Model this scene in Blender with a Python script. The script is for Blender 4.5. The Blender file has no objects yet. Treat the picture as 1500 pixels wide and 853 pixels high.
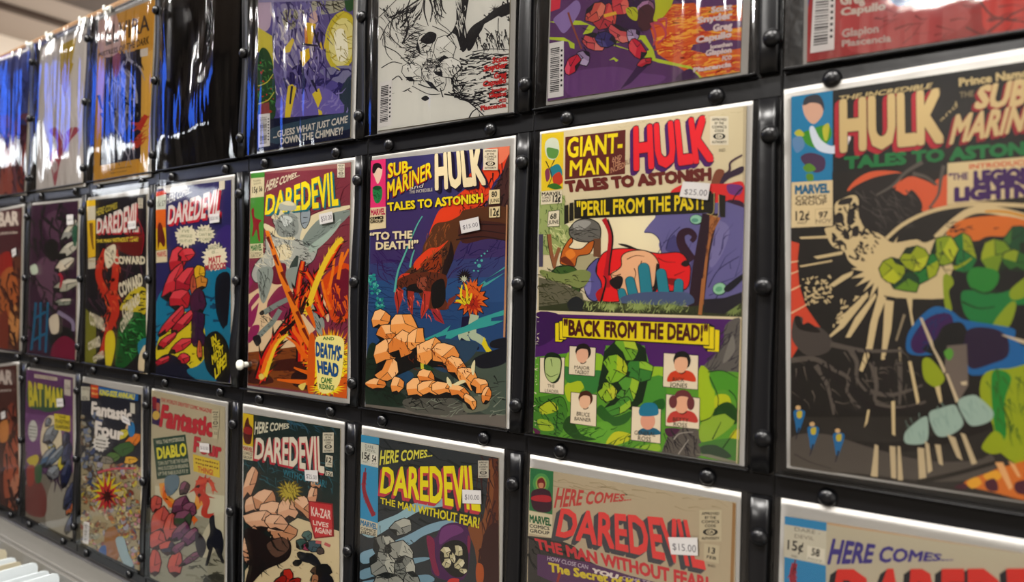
import bpy, bmesh, math, random
from mathutils import Vector
S = bpy.context.scene
COL = S.collection
# ------------------------------------------------------------------ camera
FPX, YAW, PITCH, ROLL = 1000.0, 0.6067, 0.0071, 0.0235
CAM = Vector((0.118347, -0.492958, -0.159547))
W, H = 0.206, 0.279233                       # pitch of the pockets on the wall
_cy, _sy, _cp, _sp, _cr, _sr = math.cos(YAW), math.sin(YAW), math.cos(PITCH), math.sin(PITCH), math.cos(ROLL), math.sin(ROLL)
FWD = Vector((-_sy * _cp, _cy * _cp, _sp))
_r0 = Vector((_cy, _sy, 0)); _u0 = _r0.cross(FWD)
RGT = _cr * _r0 + _sr * _u0
UPV = -_sr * _r0 + _cr * _u0
cam_d = bpy.data.cameras.new('camera'); cam = bpy.data.objects.new('camera', cam_d); COL.objects.link(cam)
cam_d.sensor_width = 36.0; cam_d.lens = 36.0 * FPX / 1500.0
m3 = cam.matrix_world.copy()
for i in range(3):
    m3[i][0], m3[i][1], m3[i][2], m3[i][3] = RGT[i], UPV[i], -FWD[i], CAM[i]
cam.matrix_world = m3
cam_d.clip_start = 0.01
cam_d.dof.use_dof = True; cam_d.dof.focus_distance = 0.66; cam_d.dof.aperture_fstop = 4.4
S.camera = cam
# ------------------------------------------------------------------ world, lights, exposure
S.view_settings.view_transform = 'Standard'; S.view_settings.look = 'None'
S.view_settings.gamma = 1.0; S.view_settings.exposure = 1.55
try: S.view_settings.use_curve_mapping = False
except Exception: pass
wd = bpy.data.worlds.new('world'); S.world = wd; wd.use_nodes = True
bg = wd.node_tree.nodes['Background']; bg.inputs[0].default_value = (1.0, 0.95, 0.88, 1); bg.inputs[1].default_value = 1.1
def area(name, loc, target, sx, sy, power, col):
    l = bpy.data.lights.new(name, 'AREA'); l.shape = 'RECTANGLE'; l.size = sx; l.size_y = sy; l.energy = power; l.color = col
    o = bpy.data.objects.new(name, l); COL.objects.link(o); o.location = loc
    o.rotation_euler = (Vector(target) - Vector(loc)).to_track_quat('-Z', 'Y').to_euler()
    return o
ZC = 2.3                                    # ceiling height over the wall origin
for x, y, p in ((1.1, -1.7, 130), (-0.9, -1.8, 140), (0.1, -5.3, 190), (-3.0, -1.9, 90), (-6.2, -2.3, 32)):
    area('ceiling_lamp', (x, y, ZC - 0.03), (x, y, -2), 1.2, 0.6, p, (1.0, 0.965, 0.915))

# ------------------------------------------------------------------ pixel -> point on the wall plane (y = 0)
def un(px, py, y=0.0):
    d = FWD + ((px - 750.0) / FPX) * RGT + ((426.5 - py) / FPX) * UPV
    t = (y - CAM.y) / d.y
    return (CAM.x + t * d.x, CAM.z + t * d.z)
def un_z(px, py, z):
    d = FWD + ((px - 750.0) / FPX) * RGT + ((426.5 - py) / FPX) * UPV
    t = (z - CAM.z) / d.z
    return CAM + t * d
# ------------------------------------------------------------------ object helpers
def tag(o, label=None, cat=None, group=None, kind=None):
    if label: o['label'] = label
    if cat: o['category'] = cat
    if group: o['group'] = group
    if kind: o['kind'] = kind
    return o
def empty(name, loc, label=None, cat=None, group=None):
    o = bpy.data.objects.new(name, None); COL.objects.link(o); o.location = loc; o.empty_display_size = 0.02
    return tag(o, label, cat, group)
def link(name, me, parent=None):
    o = bpy.data.objects.new(name, me); COL.objects.link(o)
    if parent: o.parent = parent
    return o
def bm_obj(name, bm, mats, parent=None, smooth=False):
    bmesh.ops.recalc_face_normals(bm, faces=bm.faces)
    me = bpy.data.meshes.new(name); bm.to_mesh(me); bm.free()
    for m in (mats if isinstance(mats, (list, tuple)) else [mats]): me.materials.append(m)
    if smooth:
        for p in me.polygons: p.use_smooth = True
    return link(name, me, parent)
def add_box(bm, x0, x1, y0, y1, z0, z1, bev=0.0, seg=2):
    vs = [bm.verts.new((x, y, z)) for x in (x0, x1) for y in (y0, y1) for z in (z0, z1)]
    fs = [bm.faces.new([vs[i] for i in f]) for f in ((0, 1, 3, 2), (4, 6, 7, 5), (0, 4, 5, 1), (2, 3, 7, 6), (0, 2, 6, 4), (1, 5, 7, 3))]
    if bev > 0:
        es = list({e for f in fs for e in f.edges})
        bmesh.ops.bevel(bm, geom=es, offset=bev, segments=seg, affect='EDGES', profile=0.5)
    return vs
def prism(bm, pts, y0, y1, bev=0.0):
    """closed slab from a list of (x, z) points, between y0 (front) and y1 (back)"""
    a = [bm.verts.new((x, y0, z)) for x, z in pts]; b = [bm.verts.new((x, y1, z)) for x, z in pts]
    f0 = bm.faces.new(a); f1 = bm.faces.new(list(reversed(b))); n = len(pts)
    for i in range(n): bm.faces.new([a[i], b[i], b[(i + 1) % n], a[(i + 1) % n]])
    if bev > 0: bmesh.ops.bevel(bm, geom=list(f0.edges), offset=bev, segments=2, affect='EDGES', profile=0.5)
def lathe(bm, prof, cx, cz, n=20):
    """surface of revolution about an axis along y; prof = [(radius, y)]"""
    rings = []
    for r, y in prof:
        if r < 1e-6: rings.append([bm.verts.new((cx, y, cz))])
        else: rings.append([bm.verts.new((cx + r * math.cos(2 * math.pi * i / n), y, cz + r * math.sin(2 * math.pi * i / n))) for i in range(n)])
    for a, b in zip(rings, rings[1:]):
        for i in range(n):
            j = (i + 1) % n
            if len(a) == 1 and len(b) > 1: bm.faces.new([a[0], b[i], b[j]])
            elif len(b) == 1 and len(a) > 1: bm.faces.new([a[i], b[0], a[j]])
            elif len(a) > 1: bm.faces.new([a[i], b[i], b[j], a[j]])
# ------------------------------------------------------------------ materials
def lin(c): return c / 12.92 if c <= 0.04045 else ((c + 0.055) / 1.055) ** 2.4
def hexc(h): return tuple(lin(int(h[i:i + 2], 16) / 255.0) for i in (0, 2, 4))
def mat(name, col, rough=0.5, spec=0.5, metal=0.0, bump=0.0, bscale=50.0, vary=0.0):
    m = bpy.data.materials.new(name); m.use_nodes = True; nt = m.node_tree; p = nt.nodes['Principled BSDF']
    c = hexc(col); p.inputs['Base Color'].default_value = (*c, 1); p.inputs['Roughness'].default_value = rough
    p.inputs['Specular IOR Level'].default_value = spec; p.inputs['Metallic'].default_value = metal
    tc = nt.nodes.new('ShaderNodeTexCoord'); nz = nt.nodes.new('ShaderNodeTexNoise'); nz.inputs['Scale'].default_value = bscale
    nt.links.new(tc.outputs['Object'], nz.inputs['Vector'])
    if vary > 0:
        mx = nt.nodes.new('ShaderNodeMixRGB'); mx.blend_type = 'MULTIPLY'; mx.inputs[0].default_value = vary
        mx.inputs[1].default_value = (*c, 1); nt.links.new(nz.outputs[0], mx.inputs[2]); nt.links.new(mx.outputs[0], p.inputs['Base Color'])
    if bump > 0:
        b = nt.nodes.new('ShaderNodeBump'); b.inputs['Strength'].default_value = bump; b.inputs['Distance'].default_value = 0.002
        nt.links.new(nz.outputs[0], b.inputs['Height']); nt.links.new(b.outputs[0], p.inputs['Normal'])
    return m
def clear(name, rough, scale, strength, stretch=(1, 1, 1), tint=0.99, ior=1.3, dist=0.004):
    """clear flexible plastic: mostly see-through, mirror-like towards grazing angles, with soft wrinkles"""
    m = bpy.data.materials.new(name); m.use_nodes = True; nt = m.node_tree; nt.nodes.clear()
    out = nt.nodes.new('ShaderNodeOutputMaterial'); mix = nt.nodes.new('ShaderNodeMixShader')
    tr = nt.nodes.new('ShaderNodeBsdfTransparent'); tr.inputs[0].default_value = (tint, tint, tint, 1)
    gl = nt.nodes.new('ShaderNodeBsdfGlossy'); gl.inputs['Roughness'].default_value = rough
    fr = nt.nodes.new('ShaderNodeFresnel'); fr.inputs[0].default_value = ior
    tc = nt.nodes.new('ShaderNodeTexCoord'); mp = nt.nodes.new('ShaderNodeMapping'); mp.inputs['Scale'].default_value = stretch
    nz = nt.nodes.new('ShaderNodeTexNoise'); nz.inputs['Scale'].default_value = scale; nz.inputs['Detail'].default_value = 2.5
    gm = nt.nodes.new('ShaderNodeNewGeometry')
    nt.links.new(gm.outputs['Position'], mp.inputs[0]); nt.links.new(mp.outputs[0], nz.inputs['Vector'])
    b = nt.nodes.new('ShaderNodeBump'); b.inputs['Strength'].default_value = strength; b.inputs['Distance'].default_value = dist
    nt.links.new(nz.outputs[0], b.inputs['Height'])
    nt.links.new(b.outputs[0], gl.inputs['Normal']); nt.links.new(b.outputs[0], fr.inputs['Normal'])
    nt.links.new(fr.outputs[0], mix.inputs[0]); nt.links.new(tr.outputs[0], mix.inputs[1]); nt.links.new(gl.outputs[0], mix.inputs[2])
    nt.links.new(mix.outputs[0], out.inputs[0])
    return m
def emit(name, col, strength):
    m = bpy.data.materials.new(name); m.use_nodes = True; nt = m.node_tree; nt.nodes.clear()
    out = nt.nodes.new('ShaderNodeOutputMaterial'); e = nt.nodes.new('ShaderNodeEmission')
    e.inputs[0].default_value = (*col, 1); e.inputs[1].default_value = strength; nt.links.new(e.outputs[0], out.inputs[0])
    return m
def printed(name, rough=0.5, spec=0.15):
    m = bpy.data.materials.new(name); m.use_nodes = True; nt = m.node_tree; p = nt.nodes['Principled BSDF']
    a = nt.nodes.new('ShaderNodeAttribute'); a.attribute_name = 'Ink'
    nt.links.new(a.outputs['Color'], p.inputs['Base Color']); p.inputs['Roughness'].default_value = rough; p.inputs['Specular IOR Level'].default_value = spec
    return m
M_PRINT = printed('printed_paper')
M_TAG = printed('price_label_paper', 0.6, 0.3)
M_BOARD = mat('white_board', '999793', 0.7, 0.3, bump=0.1, bscale=200)
M_VINYL = mat('black_vinyl', '060607', 0.2, 0.3, bump=0.12, bscale=90)
M_FLANGE = mat('black_vinyl_flange', '050506', 0.3, 0.16, bump=0.10, bscale=60)
M_SNAP = mat('black_snap', '040405', 0.3, 0.16)
M_WINDOW = clear('clear_vinyl_window', 0.045, 7.0, 0.55, (1.6, 1, 0.45))
M_WINDOW_LOOSE = clear('clear_loose_vinyl_window', 0.06, 6.0, 0.8, (5.0, 1, 0.4), ior=1.6, dist=0.008)
M_SLEEVE = clear('clear_polybag', 0.06, 14.0, 0.6, (1, 1, 1), ior=1.22)
GAIN = 0.92                                  # print albedo for the colours picked by eye
# ------------------------------------------------------------------ printed art
_glyph = {}
def glyphs(s, bold):
    k = (s, bold)
    if k in _glyph: return _glyph[k]
    cu = bpy.data.curves.new('t', 'FONT'); cu.body = s; cu.resolution_u = 2
    o = bpy.data.objects.new('t', cu); COL.objects.link(o)
    dg = bpy.context.evaluated_depsgraph_get(); dg.update()
    me = bpy.data.meshes.new_from_object(o.evaluated_get(dg))
    vs = [(v.co.x, v.co.y) for v in me.vertices]; fs = [tuple(p.vertices) for p in me.polygons]
    bpy.data.objects.remove(o); bpy.data.curves.remove(cu); bpy.data.meshes.remove(me)
    _glyph[k] = (vs, fs)
    return _glyph[k]
def capheight():
    vs, _ = glyphs('H', 0.0); return max(v[1] for v in vs)
CAPH = None
def clip(poly, conv):
    """Sutherland-Hodgman against a convex counter-clockwise polygon"""
    out = poly
    n = len(conv)
    for i in range(n):
        ax, ay = conv[i]; bx, by = conv[(i + 1) % n]
        ex, ey = bx - ax, by - ay
        inp = out; out = []
        if not inp: return out
        sd = [ex * (p[1] - ay) - ey * (p[0] - ax) for p in inp]
        if min(sd) >= 0: out = inp; continue
        for j in range(len(inp)):
            p, q = inp[j - 1], inp[j]; s, t = sd[j - 1], sd[j]
            if t >= 0:
                if s < 0: f = s / (s - t); out.append((p[0] + f * (q[0] - p[0]), p[1] + f * (q[1] - p[1])))
                out.append(q)
            elif s >= 0: f = s / (s - t); out.append((p[0] + f * (q[0] - p[0]), p[1] + f * (q[1] - p[1])))
    return out
class Art:
    """flat print laid out on a quad of the wall; all coordinates are points of the photograph, brought to the wall by un().
       view(x0, y0, s): later coordinates are read as x0 + X*s, y0 + Y*s"""
    STEP = 4e-6
    def __init__(self, quad, root, base, plane=0.0):
        self.plane = plane; self.q = quad; self.root = root; self.V = []; self.F = []; self.C = []; self.layer = 0
        a = sum(quad[i][0] * quad[(i + 1) % 4][1] - quad[(i + 1) % 4][0] * quad[i][1] for i in range(4))
        self.conv = list(quad) if a > 0 else list(reversed(quad))
        self.t = (0, 0, 1); self.edges = [tuple(quad)]
        self.raw(base, [quad])
    def view(self, x0, y0, s): self.t = (x0, y0, s); return self
    def pt(self, x, y):
        x0, y0, s = self.t; return un(x0 + x * s, y0 + y * s, self.plane)
    def raw(self, col, polys, stagger=True):
        c = hexc(col) if isinstance(col, str) else col
        c = tuple(max(0.004, min(1.0, v * GAIN - 0.013)) for v in c)
        y = -self.layer * self.STEP; self.layer += 1
        bx, bz = self.root.location.x, self.root.location.z
        for n, p in enumerate(polys):
            p = clip(list(p), self.conv)
            if len(p) < 3: continue
            i0 = len(self.V); yy = y - (n % 10) * 4e-7 * stagger          # print layers lie a hair apart
            self.V += [(x - bx, yy, z - bz) for x, z in p]
            self.F.append(tuple(range(i0, i0 + len(p)))); self.C.append(c)
    def pl(self, v):
        if isinstance(v, str): v = [float(t) for t in v.split()]
        return [self.pt(v[i], v[i + 1]) for i in range(0, len(v) - 1, 2)]
    def poly(self, col, *vs):
        self.raw(col, [self.pl(v) for v in vs]); return self
    @staticmethod
    def sm(p, k=4, closed=True):
        n = len(p); out = []
        for i in range(n if closed else n - 1):
            a, b, c, d = (p[(i - 1) % n], p[i], p[(i + 1) % n], p[(i + 2) % n]) if closed else (p[max(i - 1, 0)], p[i], p[i + 1], p[min(i + 2, n - 1)])
            for j in range(k):
                t = j / k; t2 = t * t; t3 = t2 * t
                out.append(tuple(0.5 * (2 * b[e] + (c[e] - a[e]) * t + (2 * a[e] - 5 * b[e] + 4 * c[e] - d[e]) * t2 + (3 * b[e] - a[e] - 3 * c[e] + d[e]) * t3) for e in (0, 1)))
        if not closed: out.append(p[-1])
        return out
    def blob(self, col, *vs):
        self.raw(col, [self.sm(self.pl(v)) for v in vs]); return self
    def inkblob(self, col, ink, w, *vs):
        """a smooth shape with an ink outline of width w"""
        self.blob(col, *vs)
        for v in vs:
            if isinstance(v, str): v = [float(t) for t in v.split()]
            self.line(ink, list(v) + list(v[:2]), w, w)
        return self
    def ell(self, col, cx, cy, rx, ry, a=0.0, n=18):
        ca, sa = math.cos(a), math.sin(a); v = []
        for i in range(n):
            c, s = rx * math.cos(2 * math.pi * i / n), ry * math.sin(2 * math.pi * i / n)
            v += [cx + c * ca - s * sa, cy + c * sa + s * ca]
        self.raw(col, [self.pl(v)]); return self
    def strokepoly(self, v, w0, w1, curve=True):
        if isinstance(v, str): v = [float(t) for t in v.split()]
        p = [(v[i], v[i + 1]) for i in range(0, len(v) - 1, 2)]
        if curve and len(p) > 2: p = self.sm(p, 4, False)
        L, R = [], []; n = len(p)
        for i in range(n):
            a, b = p[max(i - 1, 0)], p[min(i + 1, n - 1)]
            dx, dy = b[0] - a[0], b[1] - a[1]; l = math.hypot(dx, dy) or 1.0
            w = (w0 + (w1 - w0) * i / (n - 1)) / 2.0
            L.append((p[i][0] - dy / l * w, p[i][1] + dx / l * w)); R.append((p[i][0] + dy / l * w, p[i][1] - dx / l * w))
        out = []
        for i in range(n - 1):                # quads, so that sharp bends stay clean
            out.append([self.pt(*L[i]), self.pt(*L[i + 1]), self.pt(*R[i + 1]), self.pt(*R[i])])
        return out
    def line(self, col, v, w0=2.0, w1=None):
        self.raw(col, self.strokepoly(v, w0, w0 if w1 is None else w1)); return self
    def lines(self, col, vs, w0=2.0, w1=None):
        q = []
        for v in vs: q += self.strokepoly(v, w0, w0 if w1 is None else w1)
        self.raw(col, q); return self
    def burst(self, col, cx, cy, r0, r1, n, seed=1, a0=0.0, a1=6.2832, ry=1.0):
        """jagged star"""
        rd = random.Random(seed); v = []
        for i in range(2 * n):
            a = a0 + (a1 - a0) * i / (2 * n); r = (r0 if i % 2 else r1) * rd.uniform(0.88, 1.12)
            v += [cx + r * math.cos(a), cy + ry * r * math.sin(a)]
        if a1 - a0 < 6.28: v += [cx, cy]
        self.raw(col, [self.pl(v)]); return self
    def scat(self, col, region, n, l, w, ang=0.0, spread=0.5, seed=1, taper=0.2):
        """n short ink strokes scattered inside a polygon"""
        rd = random.Random(seed)
        if isinstance(region, str): region = [float(t) for t in region.split()]
        P = [(region[i], region[i + 1]) for i in range(0, len(region), 2)]
        x0, x1 = min(p[0] for p in P), max(p[0] for p in P); y0, y1 = min(p[1] for p in P), max(p[1] for p in P)
        def inside(x, y):
            r = False
            for i in range(len(P)):
                (a, b), (c, d) = P[i - 1], P[i]
                if (b > y) != (d > y) and x < (c - a) * (y - b) / (d - b) + a: r = not r
            return r
        q = []; k = 0; tries = 0
        while k < n and tries < n * 20:
            tries += 1
            x, y = rd.uniform(x0, x1), rd.uniform(y0, y1)
            if not inside(x, y): continue
            k += 1; a = ang + rd.uniform(-spread, spread); ll = l * rd.uniform(0.4, 1.3)
            dx, dy = math.cos(a) * ll / 2, math.sin(a) * ll / 2; b = rd.uniform(-0.2, 0.2) * ll
            ww = w * rd.uniform(0.6, 1.3)
            q += self.strokepoly([x - dx, y - dy, x + b * math.sin(a), y - b * math.cos(a), x + dx, y + dy], ww, ww * taper, False)
        self.raw(col, q); return self
    def text(self, s, quad, col, bold=0.02, out=None, ow=0.03, shadow=None, sh=(0, 0), sp=None):
        """lettering stretched over a quad: TL, TR, BR, BL of the capitals' box"""
        global CAPH
        if CAPH is None: CAPH = capheight()
        if isinstance(quad, str): quad = [float(t) for t in quad.split()]
        if len(quad) == 4: x0, y0, x1, y1 = quad; quad = [x0, y0, x1, y0, x1, y1, x0, y1]
        base, _ = glyphs(s, 0.0)
        if not base: return self
        gx0, gx1 = min(v[0] for v in base) - bold, max(v[0] for v in base) + bold
        vs, fs = glyphs(s, 0.0)
        def put(b, c, dx, dy, full=True):
            r = 0.8 * b
            for ox, oy in ([(0, 0)] + ([(-r, -r), (r, r), (-r, r), (r, -r)] if b > 0.004 else []) + ([(b, 0), (-b, 0), (0, b), (0, -b)] if b > 0.035 else [])):
                pts = []
                for x, y in vs:
                    a = (x + ox - gx0) / (gx1 - gx0); t = 1 - (y + oy) / CAPH
                    px = (1 - t) * ((1 - a) * quad[0] + a * quad[2]) + t * ((1 - a) * quad[6] + a * quad[4])
                    py = (1 - t) * ((1 - a) * quad[1] + a * quad[3]) + t * ((1 - a) * quad[7] + a * quad[5])
                    pts.append(self.pt(px + dx, py + dy))
                self.raw(c, [[pts[i] for i in f] for f in fs], False)
        if shadow:
            for k in (1.0, 0.75, 0.5, 0.25): put(bold + (ow if out else 0), shadow, sh[0] * k, sh[1] * k)
        if out: put(bold + ow, out, 0, 0)
        put(bold, col, 0, 0)
        return self
    def rock(self, col, hi, ink, cx, cy, rx, ry, seed=1, a=0.0, n=9, w=6):
        """angular boulder with a lit facet, a dark facet and ink cracks"""
        rd = random.Random(seed); ca, sa = math.cos(a), math.sin(a); P = []
        for i in range(n):
            t = 2 * math.pi * (i + rd.uniform(-0.25, 0.25)) / n; r = rd.uniform(0.82, 1.1)
            x, y = rx * r * math.cos(t), ry * r * math.sin(t); P.append((cx + x * ca - y * sa, cy + x * sa + y * ca))
        f = [c for p in P for c in p]; self.poly(col, f)
        h = int(n * 0.62); m = (cx + rd.uniform(-.2, .2) * rx, cy + rd.uniform(-.2, .2) * ry)
        k0 = n // 2
        self.poly(hi, [c for j in range(k0, k0 + n // 3 + 1) for c in P[j % n]] + list(m))
        q = [P[1], P[2], P[3], ((P[2][0] + m[0]) / 2, (P[2][1] + m[1]) / 2)]
        self.poly(ink, [c for p in q for c in p])
        self.lines(ink, [list(P[i]) + list(P[(i + 1) % n]) for i in range(n)], w, w * 0.7)
        self.lines(ink, [list(m) + list(P[(k0 + n // 3) % n]), list(m) + list(P[0])], w * 0.8, w * 0.3); return self
    def flame(self, col, path, w0, w1, teeth=9, seed=1, tl=1.6):
        """a tongue of flame along a path, with licks along both sides"""
        if isinstance(path, str): path = [float(t) for t in path.split()]
        p = self.sm([(path[i], path[i + 1]) for i in range(0, len(path) - 1, 2)], 5, False); rd = random.Random(seed); q = []
        q += self.strokepoly([c for k in p for c in k], w0, w1, False); n = len(p)
        for k in range(teeth):
            i = rd.randrange(0, n - 1); a, b = p[i], p[i + 1]; l = math.hypot(b[0] - a[0], b[1] - a[1]) or 1; dx, dy = (b[0] - a[0]) / l, (b[1] - a[1]) / l
            w = w0 + (w1 - w0) * i / n; sgn = rd.choice((-1, 1)); nx, ny = -dy * sgn, dx * sgn; L = w * tl * rd.uniform(0.7, 1.4)
            q.append([self.pt(a[0] - dx * w * .5, a[1] - dy * w * .5), self.pt(a[0] + dx * w * .4, a[1] + dy * w * .4), self.pt(a[0] + nx * w * .9 + dx * L, a[1] + ny * w * .9 + dy * L)])
        self.raw(col, q); return self
    def scrib(self, quad, ink, n=9, seed=1):
        """a line of print too small to read: a row of short dashes in a quad TL TR BR BL"""
        q = [float(t) for t in quad.split()] if isinstance(quad, str) else list(quad)
        if len(q) == 4: q = [q[0], q[1], q[2], q[1], q[2], q[3], q[0], q[3]]
        rd = random.Random(seed); polys = []
        at = lambda a, b: self.pt((1 - b) * ((1 - a) * q[0] + a * q[2]) + b * ((1 - a) * q[6] + a * q[4]), (1 - b) * ((1 - a) * q[1] + a * q[3]) + b * ((1 - a) * q[7] + a * q[5]))
        for i in range(n):
            a0 = (i + rd.uniform(0.05, 0.25)) / n; a1 = (i + rd.uniform(0.7, 0.95)) / n; b0 = rd.uniform(0.05, 0.3); b1 = rd.uniform(0.7, 0.95)
            polys.append([at(a0, b0), at(a1, b0), at(a1, b1), at(a0, b1)])
        self.raw(ink, polys); return self
    def seal(self, quad, s=1.0, ink='2b2b2b', paper='d8d0ba'):
        """small stamp-like box with tiny approval lettering and an oval emblem; quad = x0 y0 x1 y1"""
        x0, y0, x1, y1 = [float(t) for t in quad.split()] if isinstance(quad, str) else quad
        w, h = x1 - x0, y1 - y0
        self.poly(paper, [x0, y0, x1, y0, x1, y1, x0, y1])
        for i, t in enumerate(('APPROVED', 'BY THE', 'COMICS', 'CODE')):
            k = 0.10 if t in ('APPROVED', 'COMICS') else 0.25
            self.text(t, [x0 + w * k, y0 + h * (0.07 + 0.13 * i), x1 - w * k, y0 + h * (0.155 + 0.13 * i)], ink, 0.03)
        self.ell(ink, x0 + w * 0.5, y0 + h * 0.70, w * 0.34, h * 0.11); self.ell(paper, x0 + w * 0.5, y0 + h * 0.70, w * 0.2, h * 0.085)
        self.text('CA', [x0 + w * 0.36, y0 + h * 0.655, x0 + w * 0.64, y0 + h * 0.745], ink, 0.03)
        self.text('AUTHORITY', [x0 + w * 0.1, y0 + h * 0.86, x1 - w * 0.1, y0 + h * 0.94], ink, 0.03)
        return self
    def bars(self, quad, n=18, seed=3):
        """bar code on a white box: quad TL TR BR BL, bars across"""
        q = [float(t) for t in quad.split()]
        self.poly('d9d6d4', q); rd = random.Random(seed); out = []
        def at(a, b):
            return ((1 - b) * ((1 - a) * q[0] + a * q[2]) + b * ((1 - a) * q[6] + a * q[4]), (1 - b) * ((1 - a) * q[1] + a * q[3]) + b * ((1 - a) * q[7] + a * q[5]))
        b = 0.10
        for i in range(n):
            w = (0.82 / n) * rd.uniform(0.25, 0.75)
            pts = [at(0.12, b), at(0.72, b), at(0.72, b + w), at(0.12, b + w)]
            out.append([self.pt(*p) for p in pts]); b += 0.82 / n
        self.raw('26262a', out)
        self.raw('26262a', [[self.pt(*at(0.8, 0.15 + 0.09 * i)), self.pt(*at(0.92, 0.15 + 0.09 * i)), self.pt(*at(0.92, 0.19 + 0.09 * i)), self.pt(*at(0.8, 0.19 + 0.09 * i))] for i in range(8)])
        return self
    def build(self, name, material, y, thick, edge='c9bfa8'):
        bx, bz = self.root.location.x, self.root.location.z
        V = list(self.V); F = list(self.F); C = list(self.C); q = self.q; e = hexc(edge)
        i0 = len(V)
        V += [(x - bx, 0.0, z - bz) for x, z in q] + [(x - bx, thick, z - bz) for x, z in q]
        for i in range(4):
            j = (i + 1) % 4; F.append((i0 + i, i0 + j, i0 + 4 + j, i0 + 4 + i)); C.append(e)
        F.append((i0 + 7, i0 + 6, i0 + 5, i0 + 4)); C.append(e)
        V = [(x, yy + y - self.root.location.y, z) for x, yy, z in V]
        me = bpy.data.meshes.new(name); me.from_pydata(V, [], F); me.materials.append(material)
        at = me.color_attributes.new('Ink', 'FLOAT_COLOR', 'CORNER')
        k = 0
        for f, c in zip(F, C):
            for _ in f: at.data[k].color = (*c, 1.0); k += 1
        return link(name, me, self.root)
# ------------------------------------------------------------------ comics
def wq(TL=None, TR=None, BR=None, BL=None, w=0.178, h=0.2667):
    """board corners on the wall from the corners seen in the photo; the ones outside the frame follow from the board's size"""
    g = lambda p: None if p is None else Vector(un(*p))
    a, b, c, d = g(TL), g(TR), g(BR), g(BL)
    per = lambda v: Vector((v.y, -v.x))                     # a quarter turn: right -> down
    if a and b and c and d: pass
    elif a and b:                                           # top edge (and maybe one lower point on a side line)
        x = (b - a).normalized(); dn = per(x)
        c = b + ((c - b).normalized() if c else dn) * h; d = a + ((d - a).normalized() if d else dn) * h
    elif c and d:
        x = (c - d).normalized(); up = -per(x)
        b = c + ((b - c).normalized() if b else up) * h; a = d + ((a - d).normalized() if a else up) * h
    elif a and d: r = -per((a - d).normalized()) * -1; r = Vector(((a - d).y, -(a - d).x)).normalized(); b = a + r * w; c = d + r * w
    elif b and c: r = Vector(((b - c).y, -(b - c).x)).normalized(); a = b - r * w; d = c - r * w
    return [tuple(a), tuple(b), tuple(c), tuple(d)]
def inset(q, l, r, t, b):
    """shrink a quad TL TR BR BL by fractions of its sides"""
    def at(u, v):
        return tuple((1 - v) * ((1 - u) * q[0][e] + u * q[1][e]) + v * ((1 - u) * q[3][e] + u * q[2][e]) for e in (0, 1))
    return [at(l, t), at(1 - r, t), at(1 - r, 1 - b), at(l, 1 - b)]
def sheet(name, quad, y, root, material, bulge=0.0, nu=14, nv=18, folds=None, margin=0.0):
    cx = sum(p[0] for p in quad) / 4; cz = sum(p[1] for p in quad) / 4
    q = [(cx + (p[0] - cx) * (1 + margin), cz + (p[1] - cz) * (1 + margin)) for p in quad]
    bm = bmesh.new(); g = []
    bx, by, bz = root.location
    for j in range(nv + 1):
        row = []
        for i in range(nu + 1):
            a, b = i / nu, j / nv
            x = (1 - b) * ((1 - a) * q[0][0] + a * q[1][0]) + b * ((1 - a) * q[3][0] + a * q[2][0])
            z = (1 - b) * ((1 - a) * q[0][1] + a * q[1][1]) + b * ((1 - a) * q[3][1] + a * q[2][1])
            e = min(1.0, 6 * min(a, 1 - a)) * min(1.0, 6 * min(b, 1 - b))
            d = bulge * math.sin(math.pi * a) ** 0.6 * math.sin(math.pi * min(max(b, 0), 1)) ** 0.6 if 0 < a < 1 and 0 < b < 1 else 0.0
            if folds: d += folds(a, b) * e
            row.append(bm.verts.new((x - bx, y - d - by, z - bz)))
        g.append(row)
    for j in range(nv):
        for i in range(nu): bm.faces.new([g[j][i], g[j + 1][i], g[j + 1][i + 1], g[j][i + 1]])
    return bm_obj(name, bm, material, root, True)
def comic(board, cover, base, label, draw, group='bagged comics in the wall pockets', edge='c9bfa8', price=None):
    """board, cover: quads on the wall (TL TR BR BL)"""
    cx = (board[2][0] + board[3][0]) / 2; cz = min(board[2][1], board[3][1])
    root = empty('comic_book', (cx, 0.0028, cz), label, 'comic book', group)
    A = Art(cover, root, base)
    if draw: draw(A)
    A.build('cover', M_PRINT, 0.0, 0.0012, edge)
    bm = bmesh.new(); prism(bm, [(x - cx, z - cz) for x, z in board], 0.0013 - 0.0028, 0.0024 - 0.0028)
    bm_obj('backing_board', bm, M_BOARD, root)
    rd = random.Random(label); p1, p2 = rd.uniform(0, 6), rd.uniform(0, 6)
    sheet('sleeve', board, -0.0014, root, M_SLEEVE, 0.0008, 10, 12, lambda a, b: 0.0003 * math.sin(5 * a + 3 * b + p1) + 0.0002 * math.sin(9 * b + p2), 0.008)
    if price:
        pq, s, tq = price
        T = Art([un(pq[i], pq[i + 1], -0.0034) for i in (0, 2, 4, 6)], root, 'd6d4d3', -0.0034)
        T.layer += 2
        if s: T.text(s, tq, '55525a', 0.0)
        else: T.scrib(tq, '8a878c', 5)
        T.build('price_tag', M_TAG, -0.0034, 0.0001, 'd0cecd')
    return root
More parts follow.
